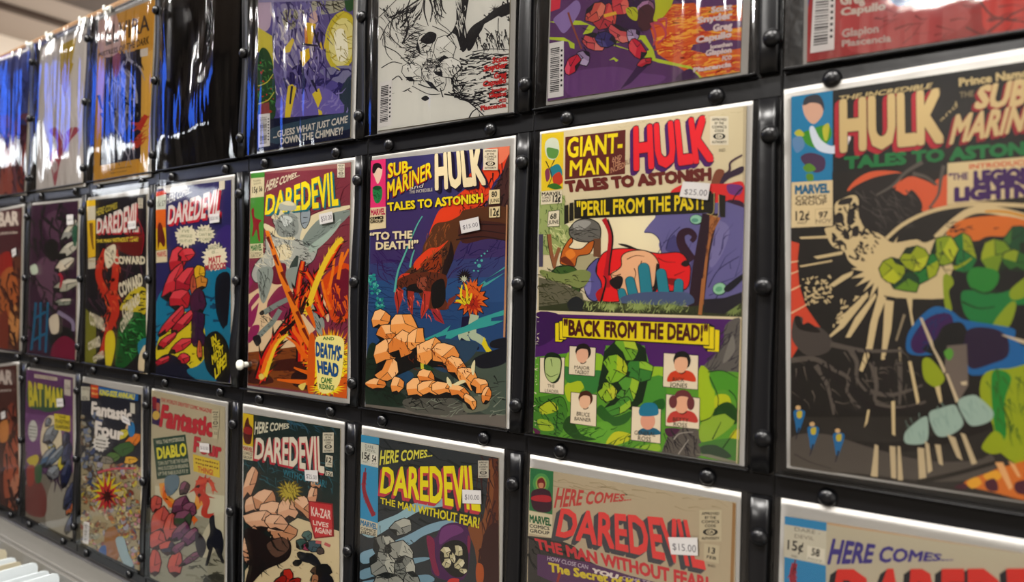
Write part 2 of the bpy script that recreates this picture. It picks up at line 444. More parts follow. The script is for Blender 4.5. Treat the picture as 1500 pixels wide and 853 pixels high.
# ------------------------------------------------------------------ the shop
ZF = -1.55
def struct(name, bm, m): return tag(bm_obj(name, bm, m), kind='structure')
M_FLOOR = mat('grey_floor', '6d665d', 0.5, 0.4, vary=0.3, bscale=6)
M_CEIL = mat('beige_ceiling', '93867b', 0.9, 0.2, bump=0.2, bscale=60)
M_WALLB = mat('shop_wall', '4f473f', 0.85, 0.3, bump=0.1, bscale=40)
M_BEAM = mat('dark_ceiling_beam', '4a3a30', 0.7, 0.3, vary=0.5, bscale=8)
M_SLAT = mat('grey_slatwall', '504e4d', 0.6, 0.4, bump=0.08, bscale=150)
M_EDGE = mat('raw_board_edge', '5f4220', 0.75, 0.3, vary=0.4, bscale=120)
M_LEDGE = mat('grey_laminate', '403e3a', 0.45, 0.4, vary=0.15, bscale=90)
M_CARD = mat('white_divider_card', 'a2a8aa', 0.6, 0.3)
M_CARDW = mat('cream_divider_card', '8a836f', 0.6, 0.3)
M_PEG = mat('white_plastic_peg', '8e8e86', 0.4, 0.5)
bm = bmesh.new(); add_box(bm, -8.0, 4.5, -6.4, 3.0, ZF - 0.1, ZF); struct('floor', bm, M_FLOOR)
bm = bmesh.new(); add_box(bm, -8.0, 4.5, -6.4, 3.0, ZC, ZC + 0.1); struct('ceiling', bm, M_CEIL)
bm = bmesh.new(); add_box(bm, -8.0, 4.5, -6.5, -6.4, ZF, ZC); struct('wall_back', bm, M_WALLB)
bm = bmesh.new()
XW = -7.9
Y0, Y1 = -4.6, -0.6
add_box(bm, XW - 0.1, XW, -6.4, Y0, ZF, ZC); add_box(bm, XW - 0.1, XW, Y1, 0.8, ZF, ZC)
add_box(bm, XW - 0.1, XW, Y0, Y1, ZF, 0.97); add_box(bm, XW - 0.1, XW, Y0, Y1, 2.28, ZC)
struct('wall_left', bm, mat('dark_shop_wall', '3a342f', 0.85, 0.3, bump=0.1, bscale=40))  # unseen stretch, made darker to cut its reflection in the pockets
bm = bmesh.new(); add_box(bm, XW - 0.1, XW, 0.8, 3.0, ZF, ZC); struct('wall_rear', bm, mat('pale_shop_wall', 'd8ccbe', 0.85, 0.3, bump=0.1, bscale=40))
# unseen transom windows down the aisle, blue glow panel added above for reflections
M_DAY = emit('daylight_through_glass', (0.92, 0.96, 1.0), 4.0)
M_BLUE = emit('blue_glow_panel', (0.05, 0.17, 1.0), 1.7)
k = 1
for a, b in ((-4.55, -3.75), (-3.55, -2.95), (-2.7, -2.2), (-1.9, -1.5), (-1.2, -0.7)):
    bm = bmesh.new(); add_box(bm, XW - 0.08, XW - 0.05, a, b, 1.0, 1.26); struct('window_%d' % k, bm, M_DAY); k += 1
bm = bmesh.new(); add_box(bm, XW - 0.08, XW - 0.05, -3.5, -1.7, 1.30, 2.26); struct('window_%d' % k, bm, M_BLUE)  # unseen glowing panel, not a window, added for the blue reflections
bm = bmesh.new(); add_box(bm, XW - 0.09, XW - 0.02, Y0, Y1, 1.26, 1.30); add_box(bm, XW - 0.09, XW - 0.02, Y0, -3.5, 1.30, 2.28); add_box(bm, XW - 0.09, XW - 0.02, -1.7, Y1, 1.30, 2.28)
for a, b in ((-3.75, -3.55), (-2.95, -2.7), (-2.2, -1.9), (-1.5, -1.2), (-0.7, -0.6), (-4.6, -4.55)): add_box(bm, XW - 0.09, XW - 0.02, a, b, 0.97, 1.26)
struct('trim_9', bm, M_BEAM)
# the partition the pockets hang on
ZT = 0.945 * H
bm = bmesh.new(); XL, XR = -8.2 * W, 2.2 * W
z = ZF
prof = []                                     # slatted front: boards with a groove between
zz = ZT - 0.012
bm2 = bm
add_box(bm, XL, XR, 0.016, 0.032, ZF, ZT - 0.004)
k = 0
while zz > ZF + 0.02:
    zb = max(zz - 0.068, ZF); add_box(bm, XL, XR, 0.0105, 0.0165, zb, zz, 0.0015, 1); zz -= 0.0762
struct('wall_front', bm, M_SLAT)
bm = bmesh.new(); add_box(bm, XL, XR, 0.0046, 0.034, ZT - 0.003, ZT + 0.007, 0.001); struct('trim_1', bm, M_EDGE)
# ceiling beams
for i, (x0, x1, y0, y1, d) in enumerate(((-7.9, 4.5, 0.35, 0.75, 0.05), (-7.9, 4.5, -0.9, -0.75, 0.04), (-7.03, -6.95, -5, 3, 0.05), (-6.25, -5.75, -5, 3, 0.1))):
    bm = bmesh.new(); add_box(bm, x0, x1, y0, y1, ZC - d, ZC, 0.005); struct('trim_%d' % (i + 2), bm, M_BEAM)
# ------------------------------------------------------------------ layout of the pockets
def rel(k, r, a, b):
    """point of pocket (k, r): a across, b up from its lower edge, in pocket sizes"""
    return ((k - 7 + a) * W, (b - r) * H)
def rect(k, r, a0, a1, b0, b1):
    p, q = rel(k, r, a0, b0), rel(k, r, a1, b1); return p[0], q[0], p[1], q[1]
def pocket(k, r, label, loose=0.0, seed=1, torn=False):
    x0, z0 = rel(k, r, 0, 0); x1, z1 = rel(k, r, 1, 1)
    topb = 0.938 if r == 0 else 1.0
    root = empty('display_pocket', ((x0 + x1) / 2, 0.0095, z0), label, 'display pocket', 'snapped-together vinyl display pockets')
    rx, ry, rz = root.location
    def part(name, boxes, m, bev=0.0008):
        bm = bmesh.new()
        for (a0, a1, y0, y1, b0, b1) in boxes:
            X0, X1, Z0, Z1 = rect(k, r, a0, a1, b0, b1); add_box(bm, X0 - rx, X1 - rx, y0 - ry, y1 - ry, Z0 - rz, Z1 - rz, bev)
        return bm_obj(name, bm, m, root)
    part('backing', [(0.0, 0.998, 0.0034, 0.0044, -0.002 if r < 2 else -0.05, topb)], M_VINYL, 0.0003)
    if r: part('top_strip', [(0.003, 0.994, 0.0026, 0.0033, 0.944, 0.996)], M_FLANGE, 0.0003)
    else: part('top_strip', [(0.003, 0.994, 0.0026, 0.0033, 0.926, 0.937)], M_FLANGE, 0.0003)
    if r == 2: part('bottom_strip', [(0.003, 0.994, -0.001, 0.0033, -0.048, -0.003)], M_FLANGE)
    # the welded side strip bows a little
    bm = bmesh.new(); n = 14; rd = random.Random(seed * 7 + k); ph = rd.uniform(0, 6)
    b1 = 0.926 if r == 0 else 0.938; A = []
    for i in range(n + 1):
        b = 0.004 + (b1 - 0.004) * i / n
        o = (0.010 if torn else 0.003) * math.sin(7 * b + ph) ; e = (0.016 if torn else 0.004) * math.sin(11 * b + ph * 2)
        yo = 0.0012 * math.sin(9 * b + ph) + (-0.004 * math.exp(-((b - 0.15) / 0.1) ** 2) if torn else 0)
        xa, za = rel(k, r, 0.926 + o, b); xb, _ = rel(k, r, 0.990 + e * 0.6, b)
        xm = (xa + xb) / 2
        A.append([bm.verts.new((x - rx, y - ry, za - rz)) for x, y in ((xa, 0.0032), (xa + 0.0006, -0.0022 + yo), (xa + 0.0016, -0.0030 + yo), (xa + 0.003, -0.0024 + yo), (xm, -0.0026 + yo), (xb - 0.003, -0.0024 + yo), (xb - 0.0016, -0.0030 + yo), (xb - 0.0006, -0.0022 + yo), (xb, 0.0032))])
    for p, q in zip(A, A[1:]):
        for j in range(8): bm.faces.new([p[j], p[j + 1], q[j + 1], q[j]])
        bm.faces.new([p[8], p[0], q[0], q[8]])
    bm.faces.new(A[0]); bm.faces.new(list(reversed(A[-1])))
    bm_obj('side_strip', bm, M_FLANGE, root, True)
    part('lower_hem', [(0.004, 0.918, -0.0042, 0.0022, 0.000, 0.0075)], M_FLANGE, 0.0014)
    # clear front
    lo, hi = 0.006, (0.93 if r == 0 else 0.955)
    q = [rel(k, r, 0.006, hi), rel(k, r, 0.918, hi), rel(k, r, 0.918, lo), rel(k, r, 0.006, lo)]
    ph1, ph2, ph3 = rd.uniform(0, 6), rd.uniform(0, 6), rd.uniform(0, 6)
    def folds(a, b):
        d = 0.0003 * math.sin(8 * a + 2 * b + ph1)
        if loose:
            f = loose * (0.55 + 0.45 * math.cos(3 * b + ph3))
            d += f * (0.0026 * math.sin(9 * a + 1.4 * math.sin(2.2 * b + ph1) + ph2) + 0.0007 * math.sin(23 * a + 2.5 * math.sin(3 * b + ph2)) + 0.0012 * math.sin(7 * b + 4 * a + ph3)) + 0.003 * loose
        return d
    sheet('window', q, -0.0038, root, M_WINDOW_LOOSE if loose else M_WINDOW, 0.0012, 36 if loose else 14, 40 if loose else 18, folds)
    # snaps
    sp = [(0.962, b, -0.0034) for b in ((0.086, 0.455, 0.806) if r == 0 else (0.090, 0.467, 0.845))]
    sp += [(a, 0.967, 0.0024) for a in (0.16, 0.775)] if r else []
    if r == 2: sp += [(a, -0.025, -0.001) for a in (0.16, 0.775)]
    for a, b, y in sp:
        if torn and b < 0.2: continue
        x, z = rel(k, r, a + rd.uniform(-0.008, 0.008), b)
        bm = bmesh.new(); R = 0.0062
        lathe(bm, [(R * 0.8, y + 0.0006), (R * 0.98, y + 0.0002), (R, y - 0.0012), (R * 0.93, y - 0.0028), (R * 0.72, y - 0.0042), (R * 0.4, y - 0.0051), (0, y - 0.0054)], 0, 0, 22)
        for v in bm.verts: v.co += Vector((x - rx, -ry, z - rz))
        bm_obj('snap', bm, M_SNAP, root, True)
    return root
BOARD = {}
BOARD[1, 0] = wq(TR=(34.5, 298.7), BR=(30, 518.6))
BOARD[1, 1] = wq((45, 297.7), (118.2, 290), (113.3, 531.7), (38.7, 520.5))
BOARD[1, 2] = wq((127.4, 290), (216.8, 274.8), (214.7, 548.6), (124.3, 533.9))
BOARD[1, 3] = wq((229.5, 273.7), (342, 255), (340, 563), (228, 549.7))
BOARD[1, 4] = wq((365.2, 251.8), (519, 230), (512, 592), (361, 574))
BOARD[1, 5] = wq((543.6, 229), (754, 198), (744, 629), (533, 597))
BOARD[1, 6] = wq((790, 193), (1102, 147), (1089, 684), (780, 635))
BOARD[1, 7] = wq(TL=(1147.7, 131), BL=(1152, 686))
BOARD[0, 0] = wq(TR=(47.5, 68.6), BR=(37, 286))
BOARD[0, 1] = wq((58, 68.6), (133, 33.4), (123, 273), (52, 282))
BOARD[0, 2] = wq((143.6, 26.4), (230.5, -9), (219, 258.7), (135.5, 271))
BOARD[0, 4] = wq(TL=(377, -30), TR=(524, -60), BR=(517.5, 205), BL=(375, 227), h=0.257)
BOARD[0, 5] = wq(TL=(553, 0), TR=(754, 0), BR=(750.6, 168.6), BL=(551, 196.5), h=0.257)
BOARD[0, 6] = wq(BR=(1094.5, 109.8), BL=(798.8, 154), h=0.257)
BOARD[0, 7] = wq(TL=(1177.5, 0), BR=(1500, 45), BL=(1175.6, 94.8), h=0.257)
BOARD[2, 0] = wq(TR=(26, 530), BR=(31, 753))
BOARD[2, 1] = wq((35.2, 538), (108.6, 549.7), (109, 791), (36.7, 761))
BOARD[2, 2] = wq((119, 552), (207.4, 567), (206.3, 838.5), (118.5, 797))
BOARD[2, 3] = wq((221.4, 569.7), (332, 589.8), (330, 853), (219.5, 852))
BOARD[2, 4] = wq((354.4, 592), (503, 619), (500, 853), (353, 853))
BOARD[2, 5] = wq((528.8, 624), (736.8, 659), (733.6, 853), (526.6, 853))
BOARD[2, 6] = wq((775.3, 666.7), (1084.7, 723), (1082, 853), (771, 853))
BOARD[2, 7] = wq((1143.8, 731), (1500, 792), None, (1140, 853))
q = BOARD[0, 7]; d = Vector(q[2]) - Vector(q[3]); d.normalize()
BOARD[0, 7] = [q[0], tuple(Vector(q[0]) + d * 0.178), tuple(Vector(q[3]) + d * 0.178), q[3]]
q = BOARD[2, 7]; d = (Vector(q[1]) - Vector(q[0])).normalized()
BOARD[2, 7] = [q[0], tuple(Vector(q[0]) + d * 0.178), tuple(Vector(q[3]) + d * 0.178), q[3]]
def pq(v):
    v = [float(t) for t in v.split()]; return [un(v[i], v[i + 1]) for i in (0, 2, 4, 6)]
COVER = {k: inset(q, 0.012, 0.03, 0.02, 0.012) for k, q in BOARD.items()}
COVER[1, 1] = pq('46 301 114.5 294 110 531 39.5 520')
COVER[1, 2] = pq('127.6 294 214.5 284.5 213.8 548.2 124.5 533.5')
COVER[1, 3] = pq('229.7 277.6 338.5 263.5 337.5 561.5 228.2 549')
COVER[1, 4] = pq('366.7 254.4 514 237.7 508 584 362.7 565')
COVER[1, 5] = pq('544.6 235 746.5 214 740.7 627 535 595.6')
COVER[1, 6] = pq('793.5 195.8 1093.6 155.5 1082.5 679 782 634.5')
COVER[1, 7] = inset(BOARD[1, 7], 0.02, 0.005, 0.03, 0.01)
COVER[0, 7] = inset(BOARD[0, 7], 0.015, 0.03, 0.02, 0.005)
def ext(v, h, up=False, w=None):
    """corners given in the photo; sides run on past the frame to a height h (and a width w)"""
    q = [Vector(p) for p in (pq(v) if isinstance(v, str) else v)]
    if up: q[0] = q[3] + (q[0] - q[3]).normalized() * h; q[1] = q[2] + (q[1] - q[2]).normalized() * h
    elif h: q[3] = q[0] + (q[3] - q[0]).normalized() * h; q[2] = q[1] + (q[2] - q[1]).normalized() * h
    if w: q[1] = q[0] + (q[1] - q[0]).normalized() * w; q[2] = q[3] + (q[2] - q[3]).normalized() * w
    return [tuple(p) for p in q]
for k in ((2, 3), (2, 4), (2, 5), (2, 6)): BOARD[k] = ext(BOARD[k], 0.2667)
for k in ((0, 4), (0, 5)): BOARD[k] = ext(BOARD[k], 0.257, True)
for k in BOARD:
    if k not in COVER or k[0] != 1 or k[1] == 0: COVER[k] = inset(BOARD[k], 0.012, 0.03, 0.02, 0.012)
COVER[0, 7] = inset(BOARD[0, 7], 0.015, 0.03, 0.02, 0.005)
BOARD[1, 7] = ext('1147.7 131 1500 69.7 1500 738 1152 686', 0, w=0.178)
COVER[1, 7] = ext('1159 141.6 1500 90 1500 735 1158 682', 0, w=0.170)
COVER[2, 7] = ext(ext('1149.4 756 1500 811.6 1497 853 1146.6 853', 0.26), 0, w=0.170)
COVER[2, 6] = ext('776 685 1078 737 1076.7 853 772 853', 0.258)
COVER[2, 5] = ext('529.4 637 730.4 671 731 853 527 853', 0.258)
COVER[2, 4] = ext('356.6 605 498.4 628 496.8 853 356 853', 0.258)
COVER[2, 3] = ext('222.2 571.6 329.3 596.2 328.5 853 220 853', 0.258)
COVER[2, 2] = pq('119.6 559.5 206.7 578.4 205.5 837 118.5 795')
COVER[2, 1] = pq('36.7 540.6 106.7 553.5 107.5 790 37.5 759')
DRAW = {}; BASE = {}; LABEL = {}; TAGS = {}; PLABEL = {}
# ------------------------------------------------------------------ the printed covers
def bust(A, cx, cy, r, skin, hair, coat=None, ink='3a2820'):
    """a plain faceless head-and-shoulders blob for the small portrait cards"""
    if coat: A.blob(coat, [cx - 1.7 * r, cy + 2.3 * r, cx - 1.3 * r, cy + 1.2 * r, cx, cy + 0.9 * r, cx + 1.3 * r, cy + 1.2 * r, cx + 1.7 * r, cy + 2.3 * r, cx, cy + 2.1 * r])
    A.ell(hair, cx + r * 0.08, cy - r * 0.25, r * 1.05, r * 1.15); A.ell(skin, cx - 0.05 * r, cy + 0.15 * r, r * 0.82, r * 1.12, 0.1)
    A.blob(hair, [cx - r, cy - 0.2 * r, cx - 0.6 * r, cy - 1.2 * r, cx + 0.5 * r, cy - 1.3 * r, cx + 1.1 * r, cy - 0.3 * r, cx + 0.5 * r, cy - 0.6 * r, cx - 0.3 * r, cy - 0.65 * r])
    A.line(ink, [cx - 0.3 * r, cy + 1.25 * r, cx + 0.1 * r, cy + 1.33 * r, cx + 0.5 * r, cy + 1.05 * r], r * 0.12)
def d16(A):
    A.view(780, 145, .21667)
    # beige top, worn edges
    A.poly('b9ab8c', '1425 50 1460 40 1440 900 1415 900'); A.scat('b8aa88', '60 215 1420 60 1420 120 60 250', 30, 60, 4, -0.13, 0.2, 2)
    A.poly('d9bd2e', '62 238 212 222 206 610 60 625')
    A.blob('c8d0c0', '90 290 130 262 172 280 180 360 150 410 105 400 85 350'); A.blob('5c8c48', '100 330 150 335 178 350 160 400 115 400 98 370')
    A.blob('2e7a88', '120 470 170 440 200 480 195 540 150 540 125 520'); A.blob('b8402e', '140 520 185 495 205 560 160 590 138 560'); A.blob('7a3a52', '85 490 110 470 118 530 95 560')
    A.blob('3a6a30', '100 590 150 570 200 600 150 612'); A.lines('3a2e1a', ['90 420 130 520 100 600', '150 410 120 470'], 8, 3)
    A.poly('5e2f2c', '222 258 630 208 626 508 220 546')
    A.text('GIANT-', '236 268 612 232 608 358 234 396', 'e8d226', 0.03); A.text('MAN', '254 420 516 395 516 502 250 522', 'e8d226', 0.022)
    A.text('AND', '536 398 602 374 604 400 538 424', 'cf9a78', 0.0); A.text('THE', '540 424 596 405 598 440 540 460', 'cf9a78', 0.0); A.text('INCREDI', '528 466 626 424 626 462 528 504', 'cf9a78', 0.0); A.text('BLE', '627 418 664 400 664 436 627 448', '5e2f2c', 0.0)
    A.text('HULK', '682 206 1186 128 1228 405 684 472', 'dd3038', 0.045, '4a2030', 0.018, '4c2a63', (-20, 26))
    A.text('TALES TO ASTONISH', '216 562 1212 470 1212 545 228 628', '66302c', 0.075)
    A.seal('1202 118 1326 312'); A.text('IND.', '1262 338 1310 334 1308 356 1262 360', '5a5448', 0.0)
    A.line('4c3a44', '1420 380 1340 430 1330 490 1250 540', 12, 20); A.blob('3d3140', '1250 520 1320 500 1420 455 1420 500 1330 540 1260 600 1225 585'); A.blob('7c4a38', '1245 480 1300 490 1270 560 1250 660 1220 660 1210 570')
    # red wing behind the caption
    A.blob('cf3434', '935 640 970 600 1060 575 1300 575 1425 565 1425 720 1300 760 1000 680'); A.blob('3b2638', '1310 690 1425 700 1425 800 1290 800'); A.blob('6b3a78', '1320 580 1420 590 1400 650 1330 640')
    A.line('2a1a22', '1300 800 1370 660 1425 600', 6, 10)
    # lower half of the upper panel
    A.view(780, 300, .21667)
    A.poly('e2d7b4', '200 60 900 60 900 480 180 480')
    A.poly('93a064', '45 -90 220 -60 225 170 45 260'); A.blob('93a064', '45 130 240 140 250 280 180 330 45 320'); A.scat('55683c', '45 -60 220 -40 250 250 180 320 50 300', 60, 46, 7, 1.2, 0.7, 5); A.scat('c2c58a', '90 150 240 150 230 310 130 330', 26, 60, 7, 0.9, 0.9, 6)
    A.poly('4a4658', '45 200 75 200 72 420 45 420'); A.lines('8c5a3e', ['115 200 130 320 155 440', '185 290 160 360 150 420'], 26, 18); A.lines('4a3024', ['100 200 118 330 142 430'], 6, 4)
    A.poly('a8a07c', '255 340 430 330 430 520 250 480')
    # purple hill with pale discs
    A.blob('656090', '755 185 830 90 880 60 1430 20 1430 700 1060 700 870 320 860 240 810 190')
    A.blob('77719e', '1200 120 1330 150 1290 320 1200 420'); A.blob('544f7c', '1060 420 1180 300 1160 600 1080 660'); A.blob('4a4674', '900 300 960 200 1000 320 960 330')
    A.scat('3e3a62', '880 240 1400 120 1400 600 1060 560', 24, 150, 8, -1.0, 0.5, 8)
    A.lines('332f50', ['760 188 815 195 860 240 875 330', '905 300 930 220 1000 150', '1190 560 1260 440 1400 350', '1230 650 1300 560 1420 480'], 7, 5)
    A.ell('2c3a3a', 1110, 102, 46, 36); A.ell('8fc0a4', 1108, 100, 40, 30); A.ell('5e9480', 1100, 106, 24, 14)
    A.ell('2c3a3a', 1268, 570, 50, 44, -0.3); A.ell('8fc09c', 1266, 568, 44, 38, -0.3); A.ell('66a07c', 1262, 572, 24, 18, -0.3)
    # dark trunk with a curl, bark lit on its right
    A.line('3a2632', '1080 380 1010 270 1010 200 1060 180 1098 215 1075 250', 70, 30)
    A.poly('34262e', '1150 60 1260 60 1205 320 1150 760 1050 720 1085 420'); A.poly('a3683e', '1200 60 1275 90 1215 200 1190 330 1150 760 1125 760 1165 400 1195 200')
    A.scat('6b3f28', '1205 80 1260 90 1180 400 1140 740 1128 740', 30, 40, 7, 1.7, 0.5, 9)
    # red drapery over a round pale boulder, with teal standing stones
    A.inkblob('d92a2c', '241418', 7, '440 400 480 330 560 300 700 300 850 330 1000 325 1060 400 1070 470 1040 570 900 590 700 640 480 655 435 560')
    A.inkblob('5a568e', '241c30', 7, '345 500 380 420 450 360 430 450 470 540 440 650 370 620'); A.blob('7a77ac', '355 500 385 470 400 540 385 610 355 570')
    A.inkblob('e0ad84', '2c1a14', 7, '530 470 600 420 605 350 660 315 760 310 830 350 860 430 830 540 740 620 600 600 560 540')
    A.lines('53301f', ['640 370 700 345 760 350', '690 430 700 470 680 540', '740 380 720 460', '600 470 560 480 535 470'], 7, 3)
    A.blob('2a181a', '520 520 580 480 615 500 600 560 560 570'); A.blob('20161a', '840 400 860 430 850 560 815 600 830 500')
    A.blob('7c1820', '900 500 1000 505 1020 530 940 545'); A.blob('2a1418', '1005 400 1040 375 1060 410 1030 420'); A.lines('7c1820', ['850 360 900 385 970 390', '960 480 1030 450'], 8, 3)
    A.line('a8242c', '485 95 530 200 515 380 500 470 515 560', 34, 30); A.line('2a1418', '510 100 545 220 525 400 520 480', 14, 10)
    A.blob('b01c24', '430 600 480 560 480 640 450 655'); A.line('25151a', '465 660 500 520 480 480', 16, 6)
    A.blob('2a1c24', '580 265 640 270 720 305 640 290')
    for x0, y0, x1, y1, w in ((662, 515, 690, 640, 58), (755, 430, 780, 640, 72), (872, 465, 895, 620, 66), (992, 530, 985, 650, 58), (605, 590, 620, 650, 48)):
        A.line('163038', [x0, y0, (x0 + x1) / 2, (y0 + y1) / 2, x1, y1], w + 10, w + 16); A.ell('163038', x0, y0, w / 2 + 5, w / 2 + 2)
        A.line('2f7c8c', [x0, y0, (x0 + x1) / 2, (y0 + y1) / 2, x1, y1], w, w + 6); A.ell('2f7c8c', x0, y0, w / 2, w / 2)
    A.blob('4c5878', '600 630 700 600 800 590 920 590 1060 600 1060 680 640 690')
    # shrub shapes and a boulder at the left
    A.inkblob('66645e', '22201e', 7, '250 165 300 110 380 95 450 130 465 200 440 245 330 250 260 215'); A.blob('96948e', '280 130 340 105 400 120 350 165 290 170'); A.scat('33312e', '270 170 450 160 440 230 300 240', 18, 80, 6, 0.1, 0.5, 4)
    A.poly('6b4a36', '415 230 465 230 465 360 415 350')
    A.inkblob('b8622c', '2a1a10', 6, '190 400 205 310 260 225 275 250 250 290 330 300 385 255 420 250 390 330 310 350 285 420'); A.blob('d87e34', '225 330 265 300 295 340 255 370'); A.blob('6b3418', '190 380 225 350 280 400 270 420')
    A.inkblob('3f5a2e', '1a2414', 6, '165 420 280 420 330 520 300 640 260 630 270 520 210 490 110 570 65 590 80 530'); A.scat('243618', '110 440 290 430 320 600 260 600', 26, 50, 6, 0.8, 0.5, 7)
    A.poly('63604e', '45 490 200 530 340 600 350 690 300 720 45 720'); A.blob('7d8850', '60 440 200 470 330 440 400 470 340 560 230 540 80 490'); A.scat('383a24', '45 420 400 450 350 700 45 700', 60, 70, 7, 0.3, 0.7, 12)
    A.poly('3a3e2c', '45 690 340 650 500 660 1060 690 1430 640 1430 765 45 730'); A.blob('2c2e30', '240 660 300 620 350 660 340 720 260 720')
    A.burst('8a9a58', 520, 690, 40, 90, 26, 3, ry=.4); A.burst('8a9a58', 720, 690, 40, 120, 26, 4, ry=.4); A.burst('7d8d50', 930, 690, 40, 130, 28, 5, ry=.35); A.burst('74824c', 1360, 710, 40, 90, 20, 6, ry=.6)
    A.scat('98a566', '350 660 1060 650 1060 730 350 715', 70, 40, 7, -1.2, 0.6, 13); A.scat('2c3020', '340 690 1430 660 1430 760 340 730', 50, 50, 7, -1.0, 0.7, 14); A.poly('2c2a30', '1160 640 1300 630 1420 590 1420 660 1300 740 1160 730')
    A.blob('20222c', '1300 560 1420 470 1420 510 1330 590'); A.line('a3683e', '1160 500 1135 745', 26, 24)
    # caption
    A.view(780, 145, .21667)
    A.poly('2b2922', '218 722 248 716 250 838 218 850'); A.poly('2b2922', '255 705 284 700 284 820 252 830', '1190 640 1240 640 1232 790 1190 780', '1262 645 1308 655 1306 802 1270 800')
    A.poly('2b2922', '285 684 1188 615 1216 630 1212 770 286 812'); A.lines('b9ab70', ['248 716 250 838', '282 700 282 820 250 836', '1230 632 1226 770 1180 778', '1262 650 1258 786 1225 792'], 4, 4)
    A.text('"PERIL FROM THE PAST!', '302 700 1160 645 1160 745 302 792', 'dcc428', 0.03)
    A.poly('2b2922', '110 760 188 750 186 864 103 868'); A.poly('d8ceb4', '113 763 185 754 183 860 106 864'); A.text('68', '124 780 168 774 166 810 122 814', '222222', 0.03); A.text('JUNE', '112 824 182 818 180 842 110 848', '222222', 0.02)
    A.poly('d8ceb4', '62 630 204 622 202 705 60 716')
    A.text('MARVEL', '66 634 200 627 200 650 66 658', '33302c', 0.03); A.text('COMICS', '68 664 128 661 128 674 68 677', '4a4640', 0.03); A.text('GROUP', '68 684 128 681 128 696 68 699', '4a4640', 0.03)
    A.text('12¢', '142 655 196 650 194 695 140 698', '222222', 0.04)
    # ---------------- lower panel
    A.view(780, 450, .21667)
    A.poly('d8c9a4', '30 22 1420 68 1420 84 30 44'); A.poly('512a66', '20 44 1420 84 1400 460 20 400'); A.blob('3f2052', '20 44 200 60 160 200 20 260')
    A.blob('5e5a56', '1310 120 1420 90 1420 420 1160 420 1230 330 1290 250'); A.scat('37343a', '1300 140 1410 110 1400 420 1180 410', 26, 110, 9, -1.0, 0.5, 15); A.blob('77736c', '1330 240 1360 190 1370 300 1290 380')
    # mossy green hills
    A.poly('5b9434', '10 340 250 310 480 350 500 260 760 260 800 410 1200 430 1420 440 1420 1100 10 900')
    A.blob('8db833', '235 330 270 300 470 320 480 420 430 440 250 420 220 390'); A.blob('a8b92e', '225 530 300 480 360 520 330 570 260 640 230 600'); A.blob('3c7a3e', '220 400 330 440 470 430 470 540 380 590 330 500 240 510')
    A.blob('96ba34', '790 410 900 410 900 470 800 480'); A.blob('4c8c38', '740 520 890 470 900 700 780 700'); A.blob('2d5c2c', '820 640 890 620 890 690 800 690')
    A.blob('9cb52c', '1130 420 1200 440 1240 620 1220 740 1140 770'); A.blob('4f9030', '1200 450 1300 430 1390 500 1390 640 1310 560 1230 560'); A.blob('b4bb2a', '1240 600 1330 600 1350 720 1290 760 1240 700')
    A.blob('2c4c20', '1230 700 1320 640 1390 700 1380 790 1300 780 1240 840'); A.lines('203a18', ['1200 470 1260 620 1230 760', '1190 440 1290 430 1390 480', '1330 560 1380 620 1390 760'], 8, 4)
    A.blob('467a30', '20 640 90 600 200 600 240 720 200 850 120 900 20 870'); A.blob('a9b430', '60 660 140 640 180 690 120 720 60 720'); A.blob('94ac34', '40 760 120 770 150 830 60 830'); A.lines('203a18', ['40 680 120 630 210 610 245 710', '110 620 170 700 160 860', '30 790 130 800'], 8, 4); A.scat('24421c', '30 620 230 610 230 880 30 860', 34, 70, 7, 0.9, 0.6, 16)
    # a pile of mossy boulders in the middle, dark in the gaps
    A.poly('25341d', '470 420 490 300 560 230 660 205 770 280 790 470 750 640 680 700 480 620 450 520')
    R = (('6fa235', 'a8be3a', 640, 270, 120, 70, 4), ('3f7c38', '8db83c', 720, 430, 80, 110, 5), ('7fae34', 'aebc30', 560, 420, 100, 90, 6), ('58933a', '96b838', 640, 560, 110, 80, 7), ('8fb134', 'b9bf3a', 510, 570, 60, 80, 8), ('4c8838', '8fb43a', 590, 670, 100, 60, 9))
    for c, h, x, y, rx, ry, sd in R: A.rock(c, h, '22341a', x, y, rx, ry, sd, 0.3 * sd, 10, 7)
    A.scat('1f3018', '500 240 760 240 740 660 480 640', 46, 60, 7, 0.9, 0.8, 17)
    A.blob('325f2c', '470 660 560 740 680 700 640 780 540 800 440 720'); A.blob('65a038', '320 860 480 770 560 830 500 930 400 950')
    A.view(780, 505, .21667)
    A.blob('b9bc2e', '500 670 560 590 660 600 670 640 560 680'); A.blob('8db03a', '700 690 850 670 860 720 740 700'); A.blob('2a4a22', '210 560 260 480 330 600 440 640 300 640'); A.scat('2d5424', '200 560 680 560 860 720 260 650', 40, 90, 8, -0.5, 0.6, 18)
    A.blob('5c5650', '880 720 920 620 960 570 1130 580 1140 700 1120 760 900 730'); A.blob('4c2a40', '905 565 1000 570 950 620 910 610'); A.scat('2f2c2e', '900 580 1130 590 1120 750 890 720', 26, 100, 9, 1.2, 0.5, 19); A.lines('9a948a', ['960 640 1000 600 1090 590', '990 740 1060 640'], 9, 4)
    A.blob('8aa83a', '1140 540 1240 480 1350 470 1360 540 1230 640 1140 650'); A.blob('bcb82c', '1330 640 1395 560 1395 680'); A.blob('4b7a3a', '1150 660 1400 640 1400 810 1300 760 1150 700'); A.blob('3a4a3a', '1140 690 1250 680 1350 760 1180 760'); A.poly('7b7a68', '1100 735 1200 740 1390 790 1390 815'); A.blob('2a481e', '1250 420 1330 400 1390 520 1310 470'); A.lines('20381a', ['1140 520 1210 490 1240 430', '1220 640 1280 520', '1290 700 1390 560'], 8, 4)
    A.blob('5a2a48', '10 560 60 590 30 610')
    A.view(780, 450, .21667)
